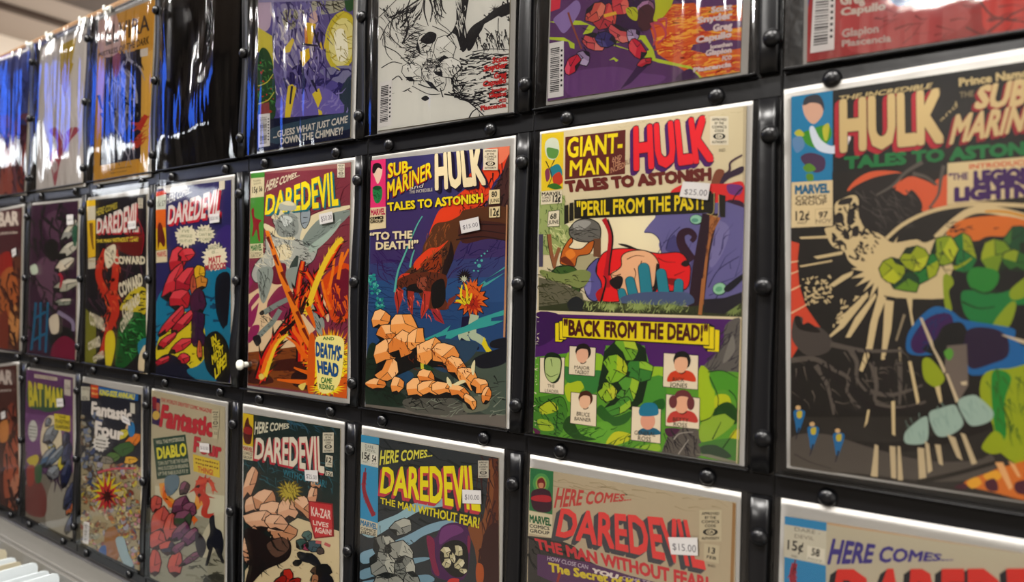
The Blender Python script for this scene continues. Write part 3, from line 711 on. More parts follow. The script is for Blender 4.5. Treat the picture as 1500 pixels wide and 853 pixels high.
    # title ribbon
    A.poly('241c14', '155 105 186 100 186 92 206 90 206 70 1200 112 1236 130 1236 150 1274 155 1270 306 1180 300 1150 262 200 206 240 212 205 240 155 236')
    A.poly('dcc81e', '160 110 183 106 184 222 212 222 200 234 160 232', '188 98 206 94 208 206 236 208 228 218 190 216', '212 76 1196 116 1196 256 210 200', '1202 132 1232 138 1230 284 1166 276 1158 264 1200 264', '1238 152 1268 158 1264 302 1190 298 1186 290 1236 292')
    A.text('"BACK FROM THE DEAD!"', '216 90 1192 128 1188 228 216 186', '4a1f1e', 0.045)
    # portrait cards
    A.poly('2a241e', '54 338 226 338 220 594 52 578', '254 260 436 272 428 470 248 456', '264 572 442 590 438 810 258 786', '890 308 1128 324 1124 560 884 540', '906 586 1138 612 1134 828 902 804', '676 668 876 686 872 924 668 900')
    A.poly('dcceb4', '58 342 222 342 216 590 56 574', '258 264 432 276 424 466 252 452', '268 576 438 594 434 806 262 782', '894 312 1124 328 1120 556 888 536', '910 590 1134 616 1130 824 906 800', '680 672 872 690 868 920 672 896')
    A.blob('23301c', '84 420 90 330 140 305 200 340 200 440 180 500 140 515 100 480'); A.blob('a7b878', '90 400 100 345 150 340 195 360 185 460 140 508 100 470')
    A.lines('3a4a28', ['100 450 130 470 180 450', '130 350 140 400'], 6, 3)
    bust(A, 345, 315, 50, 'd9a98c', '2a2220'); bust(A, 362, 628, 46, 'dbb090', '4a2e22'); bust(A, 1012, 375, 56, 'dcac8a', '241c1c', 'c4442c'); bust(A, 1018, 642, 60, 'dba888', '6b3a3c', 'b8443c')
    A.ell('6b3a3c', 955, 640, 28, 44); A.ell('6b3a3c', 1075, 650, 26, 46)
    A.blob('2a6078', '728 830 790 810 850 826 865 860 730 860'); A.ell('d49a80', 785, 770, 50, 58); A.blob('2a7490', '726 690 760 650 830 650 856 690 846 730 740 735')
    A.text('THE', '108 520 156 524 156 546 108 542', '3a342c', 0.0); A.text('LEADER', '90 552 184 562 184 584 90 574', '3a342c', 0.0)
    A.text('MAJOR', '290 394 394 402 392 424 288 416', '3a342c', 0.01); A.text('TALBOT', '292 424 390 432 388 456 290 448', '3a342c', 0.01)
    A.text('BRUCE', '306 706 394 716 392 742 304 732', '3a342c', 0.01); A.text('BANNER', '292 740 402 752 400 776 290 764', '3a342c', 0.01)
    A.text('RICK', '954 474 1034 480 1032 506 952 500', '3a342c', 0.01); A.text('JONES', '934 508 1052 518 1050 546 932 536', '3a342c', 0.01)
    A.text('BETTY', '956 744 1062 752 1060 776 954 768', '3a342c', 0.01); A.text('ROSS', '960 776 1052 786 1050 812 958 802', '3a342c', 0.01)
    A.text('GENERAL', '696 832 838 846 836 874 694 860', '3a342c', 0.01); A.text('ROSS', '720 868 808 880 806 910 718 898', '3a342c', 0.01)
    A.scat('d9cfae', '40 60 52 60 30 800 18 800', 26, 16, 6, 0.2, 0.8, 21); A.line('c9b78e', '1416 84 1385 1080', 10, 8)
BASE[1, 6] = 'cfc2a0'; DRAW[1, 6] = d16
TAGS[1, 6] = ([1000.5, 266, 1040.5, 268.7, 1036.5, 293.2, 995, 288], '$25.00', [1003, 277, 1036.5, 278.2, 1035.5, 287.4, 1002, 284.5])
def d17(A):
    A.view(1140, 70, .24033)
    BG = '292725'
    A.poly('1d1b1a', '330 250 1500 80 1600 60 1600 760 330 760')
    A.poly('2478a4', '80 298 332 262 332 812 80 824')
    A.blob('d0a48c', '150 340 190 320 262 330 272 400 235 455 200 460 160 410'); A.blob('3a3a40', '150 345 170 300 240 285 275 330 278 385 255 345 200 335 165 350')
    A.blob('3f8a2c', '150 520 190 500 300 470 325 540 260 610 190 600 150 560'); A.blob('b6b43a', '98 520 130 498 160 530 130 545', '270 490 300 460 312 480 300 560 280 560'); A.blob('5f84ac', '85 560 140 540 160 600 110 640')
    A.blob('4a3450', '140 660 200 640 280 670 280 740 220 760 150 700'); A.blob('5c8a2c', '150 730 190 705 230 740 180 760', '172 770 210 770 214 808 176 808')
    A.blob('cfd6e4', '190 500 215 480 260 560 330 600 380 560 430 580 380 640 280 640 220 600'); A.blob('e4dcdc', '350 480 420 500 440 560 390 600 350 580')
    A.text('THE INCREDIBLE', '372 296 944 214 930 246 362 326', 'bda876', 0.03)
    A.text('HULK', '372 336 1006 264 1012 560 374 622', 'c6ae7a', 0.05, '2a1f1c', 0.014, 'a82a36', (-26, 24))
    A.text('and', '980 440 1085 325 1092 360 990 452', 'b5a274', 0.0)
    A.text('Prince Namor', '1100 190 1560 122 1560 172 1102 236', 'bda878', 0.04); A.text('THE', '1105 272 1192 262 1192 296 1105 304', '7f7358', 0.03)
    A.text('SUB-', '1222 244 1590 182 1560 340 1192 368', 'c4ac7c', 0.05, None, 0, '8c2630', (-18, 16))
    A.text('MARINER', '1082 418 1700 330 1660 470 1042 584', 'c4ac7c', 0.04, None, 0, '8c2630', (-20, 20))
    A.text('TALES TO ASTONISH', '402 672 1700 560 1700 634 402 738', '15703f', 0.06)
    A.view(1140, 250, .24033)
    A.poly(BG, '80 350 330 340 330 10 1000 0 1100 200 1600 180 1600 1500 80 1500')
    # two orange suns behind dark boughs
    A.blob('cb5a38', '420 125 470 60 560 10 680 2 760 25 700 110 560 130 480 110'); A.blob('cb5a38', '715 120 790 40 880 55 960 100 970 170 930 230 880 250 850 190'); A.poly('cb5a38', '960 60 1040 20 1030 220 940 230')
    A.blob('2b2827', '440 120 540 60 640 30 760 20 700 100 740 130 780 150 820 120 880 230 760 330 620 400 500 330 480 220 520 140'); A.lines('57524c', ['880 -50 780 10 700 90 600 150', '1010 -30 990 60 975 150 920 230', '820 20 900 40 970 90'], 26, 12)
    A.scat('474340', '520 140 860 160 800 330 560 360', 40, 90, 8, 0.8, 0.6, 5)
    # shattered pale blast
    CR = 'c8b387'
    A.blob(CR, '345 210 400 170 460 150 490 180 495 290 560 350 640 400 700 440 840 420 900 440 1060 400 1060 700 1020 780 640 760 620 640 560 610 480 590 430 550 400 490 330 460 290 380 290 350 350 330')
    A.scat('2b2827', '350 190 480 190 500 320 640 420 620 600 440 540 340 440', 60, 46, 18, 1.4, 1.3, 6, 0.5); A.blob('2b2827', '380 180 450 165 440 200 370 210', '350 270 390 260 400 310 350 320', '430 240 470 250 450 330 420 320', '455 350 490 340 490 395 455 400', '400 370 430 380 435 420 400 410', '330 380 355 400 345 440 330 430', '500 230 580 300 620 380 520 340')
    A.burst(CR, 640, 600, 110, 200, 22, 9); A.scat(CR, '150 650 340 640 330 800 160 820', 46, 26, 14, 0.3, 1.2, 11, 0.6)
    A.poly(CR, '130 405 330 395 330 412 140 418', '215 525 400 490 390 512 240 540', '130 580 330 545 330 556 140 590', '310 700 390 640 460 610 450 640 340 710')
    A.line(CR, '660 415 760 330 900 260 1060 220 1250 205 1600 220', 22, 26); A.line(CR, '960 410 1060 320 1170 250 1300 240 1500 290 1600 330', 34, 60); A.line('c4882e', '1260 250 1400 255 1600 310', 12, 20)
    A.blob('c96a2c', '1030 400 1080 320 1200 285 1400 280 1600 340 1600 420 1300 400 1200 430'); A.scat('2a2420', '1040 320 1320 300 1340 360 1060 380', 16, 50, 10, 0.0, 0.5, 12)
    A.poly('c64a34', '80 430 130 445 118 560 130 700 170 830 260 960 270 1000 200 950 80 1150'); A.lines('d6b48c', ['80 560 125 552', '80 630 125 612', '80 730 140 700', '80 870 180 815'], 10, 6)
    # rays fanning downwards from the blast
    A.view(1140, 420, .24033)
    A.poly(CR, '545 30 400 170 370 240 280 330 275 345 400 250 480 150 550 60', '590 40 470 190 410 310 440 310 520 190 600 60', '615 30 560 230 540 360 495 510 515 520 575 380 610 200 660 70', '650 80 640 280 628 445 650 445 690 260 705 90', '780 60 800 150 815 240 830 240 815 150 820 60')
    A.scat(CR, '400 40 540 40 380 240 340 240', 24, 30, 12, 2.2, 0.6, 13, 0.6); A.lines('8d7f66', ['740 370 745 455', '770 170 720 330'], 16, 12)
    A.blob('4a4440', '90 220 110 185 150 190 160 240 260 250 330 330 300 400 180 420 90 330'); A.blob('2b2724', '100 190 130 180 150 230 190 220 260 280 130 260')
    A.lines('57504a', ['80 450 220 440 330 500 430 560 420 640 500 740', '430 370 480 460 480 560 540 640', '570 460 600 600 590 690 640 730', '740 460 745 600 740 720', '320 350 520 390 760 390', '560 640 700 660 880 600', '590 720 760 740 900 700', '230 480 300 600 340 780'], 34, 14)
    A.lines('292522', ['120 500 100 620 130 700', '400 600 330 540 300 460', '650 450 660 620', '700 470 690 640', '450 620 560 720 720 750 860 720'], 26, 10); A.scat('272422', '90 420 880 400 880 800 90 760', 60, 120, 12, 1.0, 0.9, 14); A.scat('605850', '90 420 880 400 860 780 90 740', 34, 100, 7, 0.9, 0.9, 15)
    A.poly(CR, '792 455 812 455 862 700 845 720', '690 700 712 695 714 910 695 900', '545 750 560 750 545 830 525 860', '955 610 985 600 1000 700 985 710')
    # green boulders tumbling across, with purple cloth
    A.view(1140, 250, .24033)
    A.blob('1c1a18', '1050 640 1140 560 1250 440 1600 430 1600 1100 1060 1000')
    for c, h, x, y, rx, ry, sd in (('1d6b38', '8f9c22', 1120, 500, 130, 90, 3), ('7f9424', 'a9b22c', 1010, 490, 110, 80, 4), ('2a7034', '93a026', 890, 600, 120, 80, 5), ('8f9c22', 'b0b630', 830, 540, 90, 80, 6), ('17402c', '5d8428', 770, 670, 110, 70, 7), ('8f9c22', 'acb22c', 700, 610, 76, 90, 8)): A.rock(c, h, '24301a', x, y, rx, ry, sd, 0.5 * sd, 10, 8)
    for c, h, x, y, rx, ry, sd in (('1f4a30', '3f6a34', 1440, 440, 120, 80, 11), ('6e8826', '93a02a', 1330, 520, 100, 100, 12), ('32602c', '87982a', 1440, 550, 90, 70, 13)): A.rock(c, h, '23301a', x, y, rx, ry, sd, 0.5 * sd, 10, 8)
    A.lines('8f9c22', ['1070 595 1130 570 1180 535'], 24, 10); A.scat('23321a', '660 520 1200 420 1180 560 760 720', 24, 60, 8, 0.6, 0.8, 16)
    A.blob('2f7a34', '1150 640 1200 590 1330 610 1340 680 1280 740 1180 720'); A.blob('27733c', '1115 750 1180 730 1330 750 1480 700 1600 640 1600 800 1400 830 1330 950 1240 960 1140 880'); A.blob('84952a', '1420 720 1600 600 1600 720 1440 790', '1330 900 1420 800 1450 830 1400 960 1310 960', '1005 650 1050 640 1070 690 1040 740 1060 850 1020 850'); A.lines('143a22', ['1180 720 1260 750 1340 730', '1120 800 1220 840 1320 830'], 12, 6)
    A.view(1140, 420, .24033)
    A.blob('1d5f96', '780 340 800 270 870 180 960 120 1060 150 1130 200 1300 230 1440 260 1450 330 1600 430 1600 500 1380 500 1180 540 1040 420 860 420 790 400'); A.blob('3d2450', '810 330 880 220 960 170 1050 170 1060 260 960 330 900 400 830 400'); A.blob('1d1420', '880 380 960 320 1010 240 1120 220 1150 330 1000 420'); A.blob('2f1438', '1150 270 1280 250 1390 300 1400 420 1300 470 1180 500 1140 420'); A.scat('16335c', '800 300 950 150 1050 170 900 400', 24, 50, 8, 2.2, 0.6, 17)
    A.poly('6b6058', '1030 360 1150 350 1160 600 1100 700 1010 520'); A.blob('8c9a26', '880 450 930 440 1010 540 1000 590 950 610 890 560'); A.blob('57913a', '1010 400 1050 375 1068 410 1040 450')
    A.poly('c2b090', '862 190 878 190 940 330 950 370 1000 460 1020 510 1010 530 970 440 930 360', '1020 530 1035 530 1100 690 1085 710', '1110 580 1150 575 1150 600 1120 600', '1360 290 1600 350 1600 390 1370 300')
    A.blob('8d9a24', '1230 600 1270 520 1400 500 1600 520 1600 1100 1340 1000 1310 850 1240 700'); A.blob('2d7c34', '1300 540 1360 510 1420 560 1380 700 1390 900 1340 940 1310 800'); A.scat('3c5a1c', '1260 560 1500 540 1500 960 1340 940', 26, 110, 10, 1.3, 0.4, 18)
    # pale slabs in a dark curving ledge
    A.view(1140, 540, .24033)
    A.line('2a2725', '450 470 620 480 800 470 1000 430 1300 330', 60, 70); A.blob('504a44', '80 420 300 400 560 480 900 560 1200 560 1300 520 1300 640 1000 690 500 640 80 600')
    A.blob('93a89c', '770 400 810 350 895 290 915 330 912 430 870 460 780 455', '920 270 990 240 1070 220 1100 260 1128 340 1060 400 980 414 940 360', '1095 200 1180 160 1230 180 1310 260 1290 320 1190 350 1140 310')
    A.scat('7a9186', '780 300 910 300 910 450 780 450', 8, 80, 5, 1.2, 0.2, 19); A.scat('7a9186', '940 240 1300 200 1280 330 960 400', 20, 90, 5, 1.2, 0.2, 20)
    A.poly('b8a684', '590 460 612 470 608 660 566 655', '680 470 716 475 720 670 690 665', '728 470 745 475 762 680 730 680', '850 480 890 485 905 690 860 690', '895 440 920 460 940 620 912 640', '955 460 990 465 1005 590 980 580', '1030 400 1080 420 1125 560 1090 540', '1110 390 1140 400 1212 575 1180 585')
    A.blob('8d9a24', '1240 480 1290 400 1330 380 1370 420 1370 500 1300 520'); A.line('2b2825', '850 690 1080 640 1330 570', 30, 24)
    A.blob('c06a2c', '1130 700 1260 640 1400 590 1600 560 1600 800 1300 750'); A.blob('d29a34', '1150 690 1210 660 1240 700 1180 730', '1250 650 1330 620 1360 660 1300 690'); A.blob('4a2030', '1260 690 1320 670 1340 740 1280 740', '1450 690 1600 680 1600 760 1460 760', '1080 715 1140 700 1150 730 1090 730'); A.poly('d2a06a', '1320 570 1370 570 1430 720 1410 740', '1400 560 1440 580 1480 660 1460 660')
    for x, y, c in ((130, 270, 0), (215, 370, 1), (370, 410, 2)):      # small blue and yellow posies
        A.blob('2a6494', [x - 34, y - 10, x + 5, y - 20, x + 36, y - 5, x + 20, y + 60, x - 10, y + 130, x - 25, y + 60]); A.blob('b8a63a', [x - 14, y - 4, x + 16, y - 12, x + 14, y + 28, x - 10, y + 30]); A.ell('c8a474', x - 6, y - 32, 16, 14); A.line('2c2c34', [x, y + 90, x - 20, y + 160], 12, 6)
    A.line('3f3a36', '100 520 200 570 330 610', 10, 6)
    A.view(1140, 250, .24033)
    A.poly('d1bd94', '84 74 334 60 334 338 82 350'); A.text('MARVEL', '104 96 316 82 316 134 104 144', '1c5f80', 0.06); A.text('COMICS', '108 158 298 150 298 178 108 186', '2a2622', 0.02); A.text('GROUP', '106 190 298 182 298 208 106 214', '2a2622', 0.02)
    A.text('12¢', '108 250 192 244 194 300 108 306', '2a2622', 0.02); A.poly('b7a47e', '226 236 330 230 330 326 226 332'); A.poly('d1bd94', '230 240 326 234 326 322 230 328'); A.text('97', '248 254 306 250 306 286 248 290', '2a2622', 0.03); A.text('NOV', '232 298 326 292 326 318 232 322', '4a443c', 0.0); A.text('IND.', '120 314 172 312 172 326 120 328', '4a443c', 0.0)
    A.view(1140, 70, .24033)
    A.poly('cdb98e', '1032 706 1600 660 1600 900 1030 960'); A.text('INTRODUCING!', '1164 714 1620 676 1620 708 1164 742', 'c2563a', 0.03); A.text('"THE', '1040 772 1158 764 1158 804 1040 808', '4a2f5c', 0.04); A.text('LEGION OF', '1190 760 1720 720 1720 790 1190 826', '41265a', 0.08)
    A.view(1140, 250, .24033); A.text('LIVING', '1190 50 1620 22 1620 76 1190 104', '41265a', 0.08); A.text('LIGHTNING!', '1072 112 1800 70 1800 140 1072 186', '41265a', 0.08)
BASE[1, 7] = '33302d'; DRAW[1, 7] = d17
def d15(A):
    A.view(530, 190, .15354)
    A.poly('3e3a66', '80 280 1420 110 1420 800 80 800'); 
    A.view(530, 310, .15354)
    A.poly('433763', '80 -60 1420 -60 1400 560 80 560'); A.poly('3d4470', '75 500 1400 430 1400 700 75 700'); A.poly('33507c', '75 660 1400 620 1400 1100 70 1100')
    A.poly('2f4a74', '70 900 1400 860 1400 1500 60 1500'); A.scat('3a2858', '90 420 560 380 560 640 100 660', 34, 200, 10, 0.5, 0.7, 3); A.scat('2c2550', '850 330 1380 260 1380 560 820 700', 26, 220, 9, -0.6, 0.5, 4); A.scat('26365c', '90 720 900 760 900 1050 90 1000', 44, 220, 8, 0.15, 0.25, 5)
    A.lines('3a2850', ['150 480 170 620 300 700', '190 470 220 580 330 620', '820 640 880 560 960 520'], 12, 6)
    # a great red reef leaning down from the upper right, ending in spikes
    A.view(530, 190, .15354)
    A.blob('d8452a', '1190 150 1420 110 1420 260 1380 300 1330 420 1250 520 1190 700 1110 780 1000 900 700 900 780 740 920 620 1010 540 1030 420 1150 380'); A.blob('e07a5c', '1190 160 1400 120 1400 240 1310 330 1300 200'); A.blob('4a3230', '1380 290 1420 280 1420 900 900 900 1000 800 1150 760 1200 700 1260 560 1340 420'); A.scat('6b2a20', '860 620 1180 560 1160 760 800 800', 60, 60, 10, 1.0, 0.8, 6); A.scat('2f2226', '1230 460 1400 330 1390 880 1050 880', 30, 160, 16, 2.1, 0.6, 7)
    A.view(530, 310, .15354)
    A.blob('d8452a', '760 -30 940 -40 900 40 880 100 760 110 700 160 640 230 680 110'); A.blob('5a3a2a', '640 230 700 120 830 90 930 40 1000 -20 1400 -40 1400 210 1200 220 1000 240 930 300 880 420 840 540 780 640 780 800 820 900 620 800 420 720 340 660 480 520 570 400 590 320'); A.blob('4a2e2a', '960 100 1390 120 1390 270 1200 260 960 300'); A.lines('2f2226', ['920 230 1100 180 1390 215', '900 270 1150 240 1390 280', '1100 120 1390 130'], 16, 8)
    A.blob('d8452a', '495 500 560 420 650 350 730 340 825 275 760 350 690 410 620 480 520 560'); A.blob('c4402a', '340 660 380 600 460 590 440 640 370 680', '650 590 720 550 740 600 680 670 640 650'); A.blob('8a3c24', '560 500 740 400 760 520 700 620 620 560'); A.blob('2c1c1c', '850 280 880 420 840 540 790 640 760 620 790 480 830 380'); A.scat('2f1c18', '480 560 860 280 780 640 400 680', 70, 90, 11, 2.2, 0.6, 8); A.scat('8c5230', '620 220 840 120 800 420 600 480', 40, 70, 9, 2.0, 0.5, 9)
    A.view(530, 400, .15354)
    A.blob('5f3428', '340 70 520 0 800 20 790 220 830 340 700 350 620 330 520 160 420 130 360 160'); A.blob('22161a', '430 140 520 100 590 140 570 190 500 190 440 260', '680 100 780 60 800 230 760 320 680 330 660 200')
    A.poly('a83a30', '345 130 400 170 385 260 360 330 342 400 310 240 318 170'); A.poly('9a3a30', '440 170 500 180 490 300 485 430 435 290'); A.poly('b03c32', '590 170 660 180 640 330 570 440 560 380'); A.poly('9a3438', '655 340 740 350 790 490 700 450'); A.poly('7a3a30', '830 250 910 205 880 270 800 350'); A.lines('2a1418', ['330 180 350 290 345 390', '440 250 480 360', '600 200 600 330 570 420', '680 370 730 430 780 480'], 10, 3); A.scat('e0604c', '320 150 780 380 770 470 330 380', 16, 60, 10, 1.4, 0.3, 10)
    A.blob('8c4a38', '540 60 610 40 620 110 590 170 530 130'); A.scat('2a1a18', '340 40 780 20 760 220 350 170', 50, 60, 9, 1.2, 0.7, 11)
    # bubbles and water streaks
    rd = random.Random(4); 
    for i in range(60):
        t = rd.random(); A.ell(('2f8c88', '56b0a0', '23706e')[i % 3], 80 + 110 * t + rd.uniform(-40, 40), 30 + 290 * t + rd.uniform(-30, 30), rd.uniform(7, 18), rd.uniform(7, 17))
    A.view(530, 310, .15354)
    for x, y, r in ((1072, 565, 9), (1112, 568, 8), (1122, 518, 18), (1085, 490, 9), (1105, 466, 8), (1146, 468, 12), (1144, 424, 8), (1174, 402, 9), (1200, 378, 6)): A.ell('56a8a4', x, y, r, r)
    A.lines('5aa89c', ['580 45 530 130 470 270 400 440 345 580 315 770', '505 365 480 440 462 535'], 10, 20); 
    A.poly('4a9c9c', '1390 510 1160 670 1090 740 990 850 1040 830 1130 735 1200 700 1380 575 1190 680 1170 660 1385 530')
    # orange fan coral on pale stalks with yellow fronds
    A.burst('2a1c28', 980, 620, 40, 84, 17, 31); A.burst('b8bca0', 978, 645, 18, 40, 9, 32)
    A.burst('2a1418', 1050, 830, 110, 170, 15, 33, ry=1.15); A.burst('d2612c', 1050, 830, 96, 156, 15, 33, ry=1.15); A.burst('a8321e', 1060, 880, 50, 100, 13, 34); A.burst('d2612c', 1050, 720, 40, 80, 11, 35)
    A.lines('d8c82e', ['1000 880 950 800 960 700', '1000 880 1010 780 990 690', '1010 880 1040 820 1050 780', '990 880 920 850 900 860'], 36, 10); A.scat('5a2014', '960 720 1120 720 1140 960 960 980', 22, 60, 9, 1.3, 0.8, 12)
    A.view(530, 400, .15354)
    A.lines('aab89c', ['1080 400 1060 500 1060 590 1110 620 1170 660', '1000 540 960 600 990 640 1030 630'], 84, 70); A.poly('28243c', '960 420 1030 410 1020 500 950 520'); A.poly('d8c62c', '1170 610 1210 700 1270 780 1300 860 1240 860 1200 770 1145 680'); A.poly('d8c62c', '1235 740 1290 810 1300 870 1285 880 1230 830'); A.line('22283c', '940 640 1060 700 1120 720', 50, 30)
    A.poly('3d9a94', '600 630 760 560 850 500 815 560 990 510 1130 430 1370 350 1370 400 1240 430 1235 460 1360 455 1250 500 1080 540 920 590 850 630 800 625 810 590 700 620 600 655')
    # dark sea floor
    A.view(530, 500, .15354)
    A.poly('3b443e', '60 100 160 60 1380 110 1380 860 40 700'); A.blob('34485e', '560 0 1060 0 1100 80 1000 200 800 300 620 180'); A.blob('28342c', '60 80 150 50 200 380 420 520 380 620 40 600'); A.blob('4d584e', '900 300 1380 200 1380 700 1000 600'); A.poly('6b655e', '40 600 400 640 800 700 1380 700 1380 870 30 640'); A.blob('57564f', '400 560 700 520 900 560 1000 700 500 680'); A.scat('20281f', '60 100 500 400 1000 560 1370 300 1370 700 300 620 60 560', 90, 120, 12, 0.3, 0.9, 13); A.blob('23262c', '1080 160 1380 60 1380 200 1200 260 1100 240', '1240 0 1380 -30 1380 60 1240 60'); A.scat('7d8474', '500 560 1360 420 1360 720 520 690', 30, 110, 9, -0.4, 0.5, 14); A.blob('6a6d5c', '980 560 1200 520 1200 640 1000 680'); A.blob('2d4a68', '350 300 440 280 500 330 440 420 360 400')
    # worn orange sandstone ledges, cracked in ink
    A.view(530, 400, .15354)
    O, Hh, K = 'd98a48', 'f2bc80', '1c1210'
    A.poly(K, '130 700 300 480 500 480 620 680 800 720 960 880 1100 1000 1180 1080 1000 1040 800 900 520 900 300 1000 180 1090')
    for x, y, rx, ry, sd, a in ((180, 440, 80, 86, 3, .4), (240, 580, 90, 80, 4, 1.0), (400, 500, 120, 100, 5, .2), (230, 760, 90, 120, 6, .3), (390, 690, 110, 130, 7, .9), (520, 640, 70, 110, 8, .3), (250, 930, 110, 90, 9, 2.3), (140, 1060, 90, 50, 10, .1), (660, 760, 120, 120, 11, .3), (800, 790, 120, 100, 12, .7), (900, 900, 110, 80, 13, .8), (1020, 1000, 110, 76, 14, .9), (1130, 1080, 70, 80, 15, 1.2), (1190, 1170, 44, 70, 16, .2)):
        A.rock(('e0924c', 'd98440', 'e69c54')[sd % 3], Hh, K, x, y, rx * 1.2, ry * 1.2, sd, a, 9 + sd % 3, 8)
    A.scat('6b3418', '160 460 540 580 1100 960 1000 1040 700 860 300 1000', 50, 60, 8, 0.9, 0.7, 15)
    A.view(530, 500, .15354)
    A.poly(K, '440 440 560 300 680 330 900 430 1040 560 1060 640 900 540 640 545 500 530')
    for x, y, rx, ry, sd, a in ((520, 440, 90, 100, 21, .2), (620, 340, 90, 60, 22, .3), (650, 450, 110, 80, 23, .1), (790, 450, 110, 60, 24, .1), (930, 480, 100, 56, 25, .5), (1040, 580, 80, 46, 26, .9), (340, 420, 60, 80, 27, .3)): A.rock(('e0924c', 'd98440', 'e69c54')[sd % 3], Hh, K, x, y, rx * 1.15, ry * 1.15, sd, a, 9, 8)
    A.poly('c8c03a', '565 210 600 215 600 262 570 268'); A.blob('2d4a30', '600 220 660 240 690 280 610 270'); A.blob('dcd4a8', '820 340 860 390 860 440 820 400', '1050 240 1085 180 1080 300 1060 320', '880 410 960 370 1000 385 920 420')
    # masthead
    A.view(530, 190, .15354)
    A.poly('d2386e', '92 300 234 274 234 736 88 748'); A.blob('d8bca8', '112 400 150 350 200 360 195 440 160 520 130 460'); A.blob('2a2228', '106 400 120 330 180 325 200 380 160 365 125 420'); A.blob('2f7a48', '108 580 140 540 195 550 200 640 170 700 130 690'); A.blob('1c4a30', '108 560 150 535 195 560 150 580'); A.scat('1c4a30', '115 590 190 590 170 690 130 690', 12, 40, 8, 0.2, 0.8, 16)
    A.poly('d6c6a0', '88 748 236 736 236 940 80 960'); A.text('MARVEL', '92 768 230 752 230 808 92 818', 'a8284c', 0.05); A.text('COMICS', '90 838 216 826 216 850 90 858', '2a2622', 0.03)
    A.text('SUB-', '256 330 486 296 486 390 256 462', 'e2cc2a', 0.035, None, 0, 'a03030', (-8, 10)); A.text('MARINER', '252 506 676 306 676 450 252 664', 'e2cc2a', 0.025, None, 0, 'a03030', (-8, 14))
    A.text('and', '470 544 600 512 590 552 466 574', 'cfc8b4', 0.0); A.text('THE INCREDIBLE', '462 582 682 558 682 588 462 614', 'cfc8b4', 0.0)
    A.text('HULK', '704 256 1150 180 1194 506 706 562', 'dfd0aa', 0.05, '2a2420', 0.015, '2c2638', (22, 18))
    A.text('TALES TO ASTONISH', '252 704 1164 614 1164 694 258 776', 'e2cc2a', 0.04, '2a2430', 0.03)
    A.seal('1168 186 1306 388', 1, '2f2a28', 'd8ccb2'); A.poly('dccb9e', '1224 580 1326 572 1326 706 1222 714', '1226 742 1328 734 1326 836 1226 842'); A.text('80', '1248 596 1302 590 1302 640 1248 646', '222222', 0.03); A.text('JUNE', '1234 666 1322 660 1322 692 1234 698', '222222', 0.02); A.text('12¢', '1238 758 1320 750 1320 820 1238 828', '222222', 0.03)
    A.view(530, 310, .15354); A.text('COMICS', '90 56 216 44 216 72 90 80', '2a2622', 0.03); A.text('GROUP', '90 88 216 78 216 104 90 114', '2a2622', 0.03)
    A.text('“TO THE', '88 206 494 186 494 254 88 276', 'dccda6', 0.04); A.text('DEATH!”', '146 298 552 276 552 350 146 364', 'dccda6', 0.04)
    A.line('ad7e5c', '1402 -60 1392 400 1370 1200', 26, 18)
BASE[1, 5] = '33486f'; DRAW[1, 5] = d15
TAGS[1, 5] = ([673, 324, 700.8, 317.5, 703, 336.5, 676, 342.5], '$15.00', [677.5, 330.5, 699.5, 325.5, 700.2, 332, 678.2, 336.2])
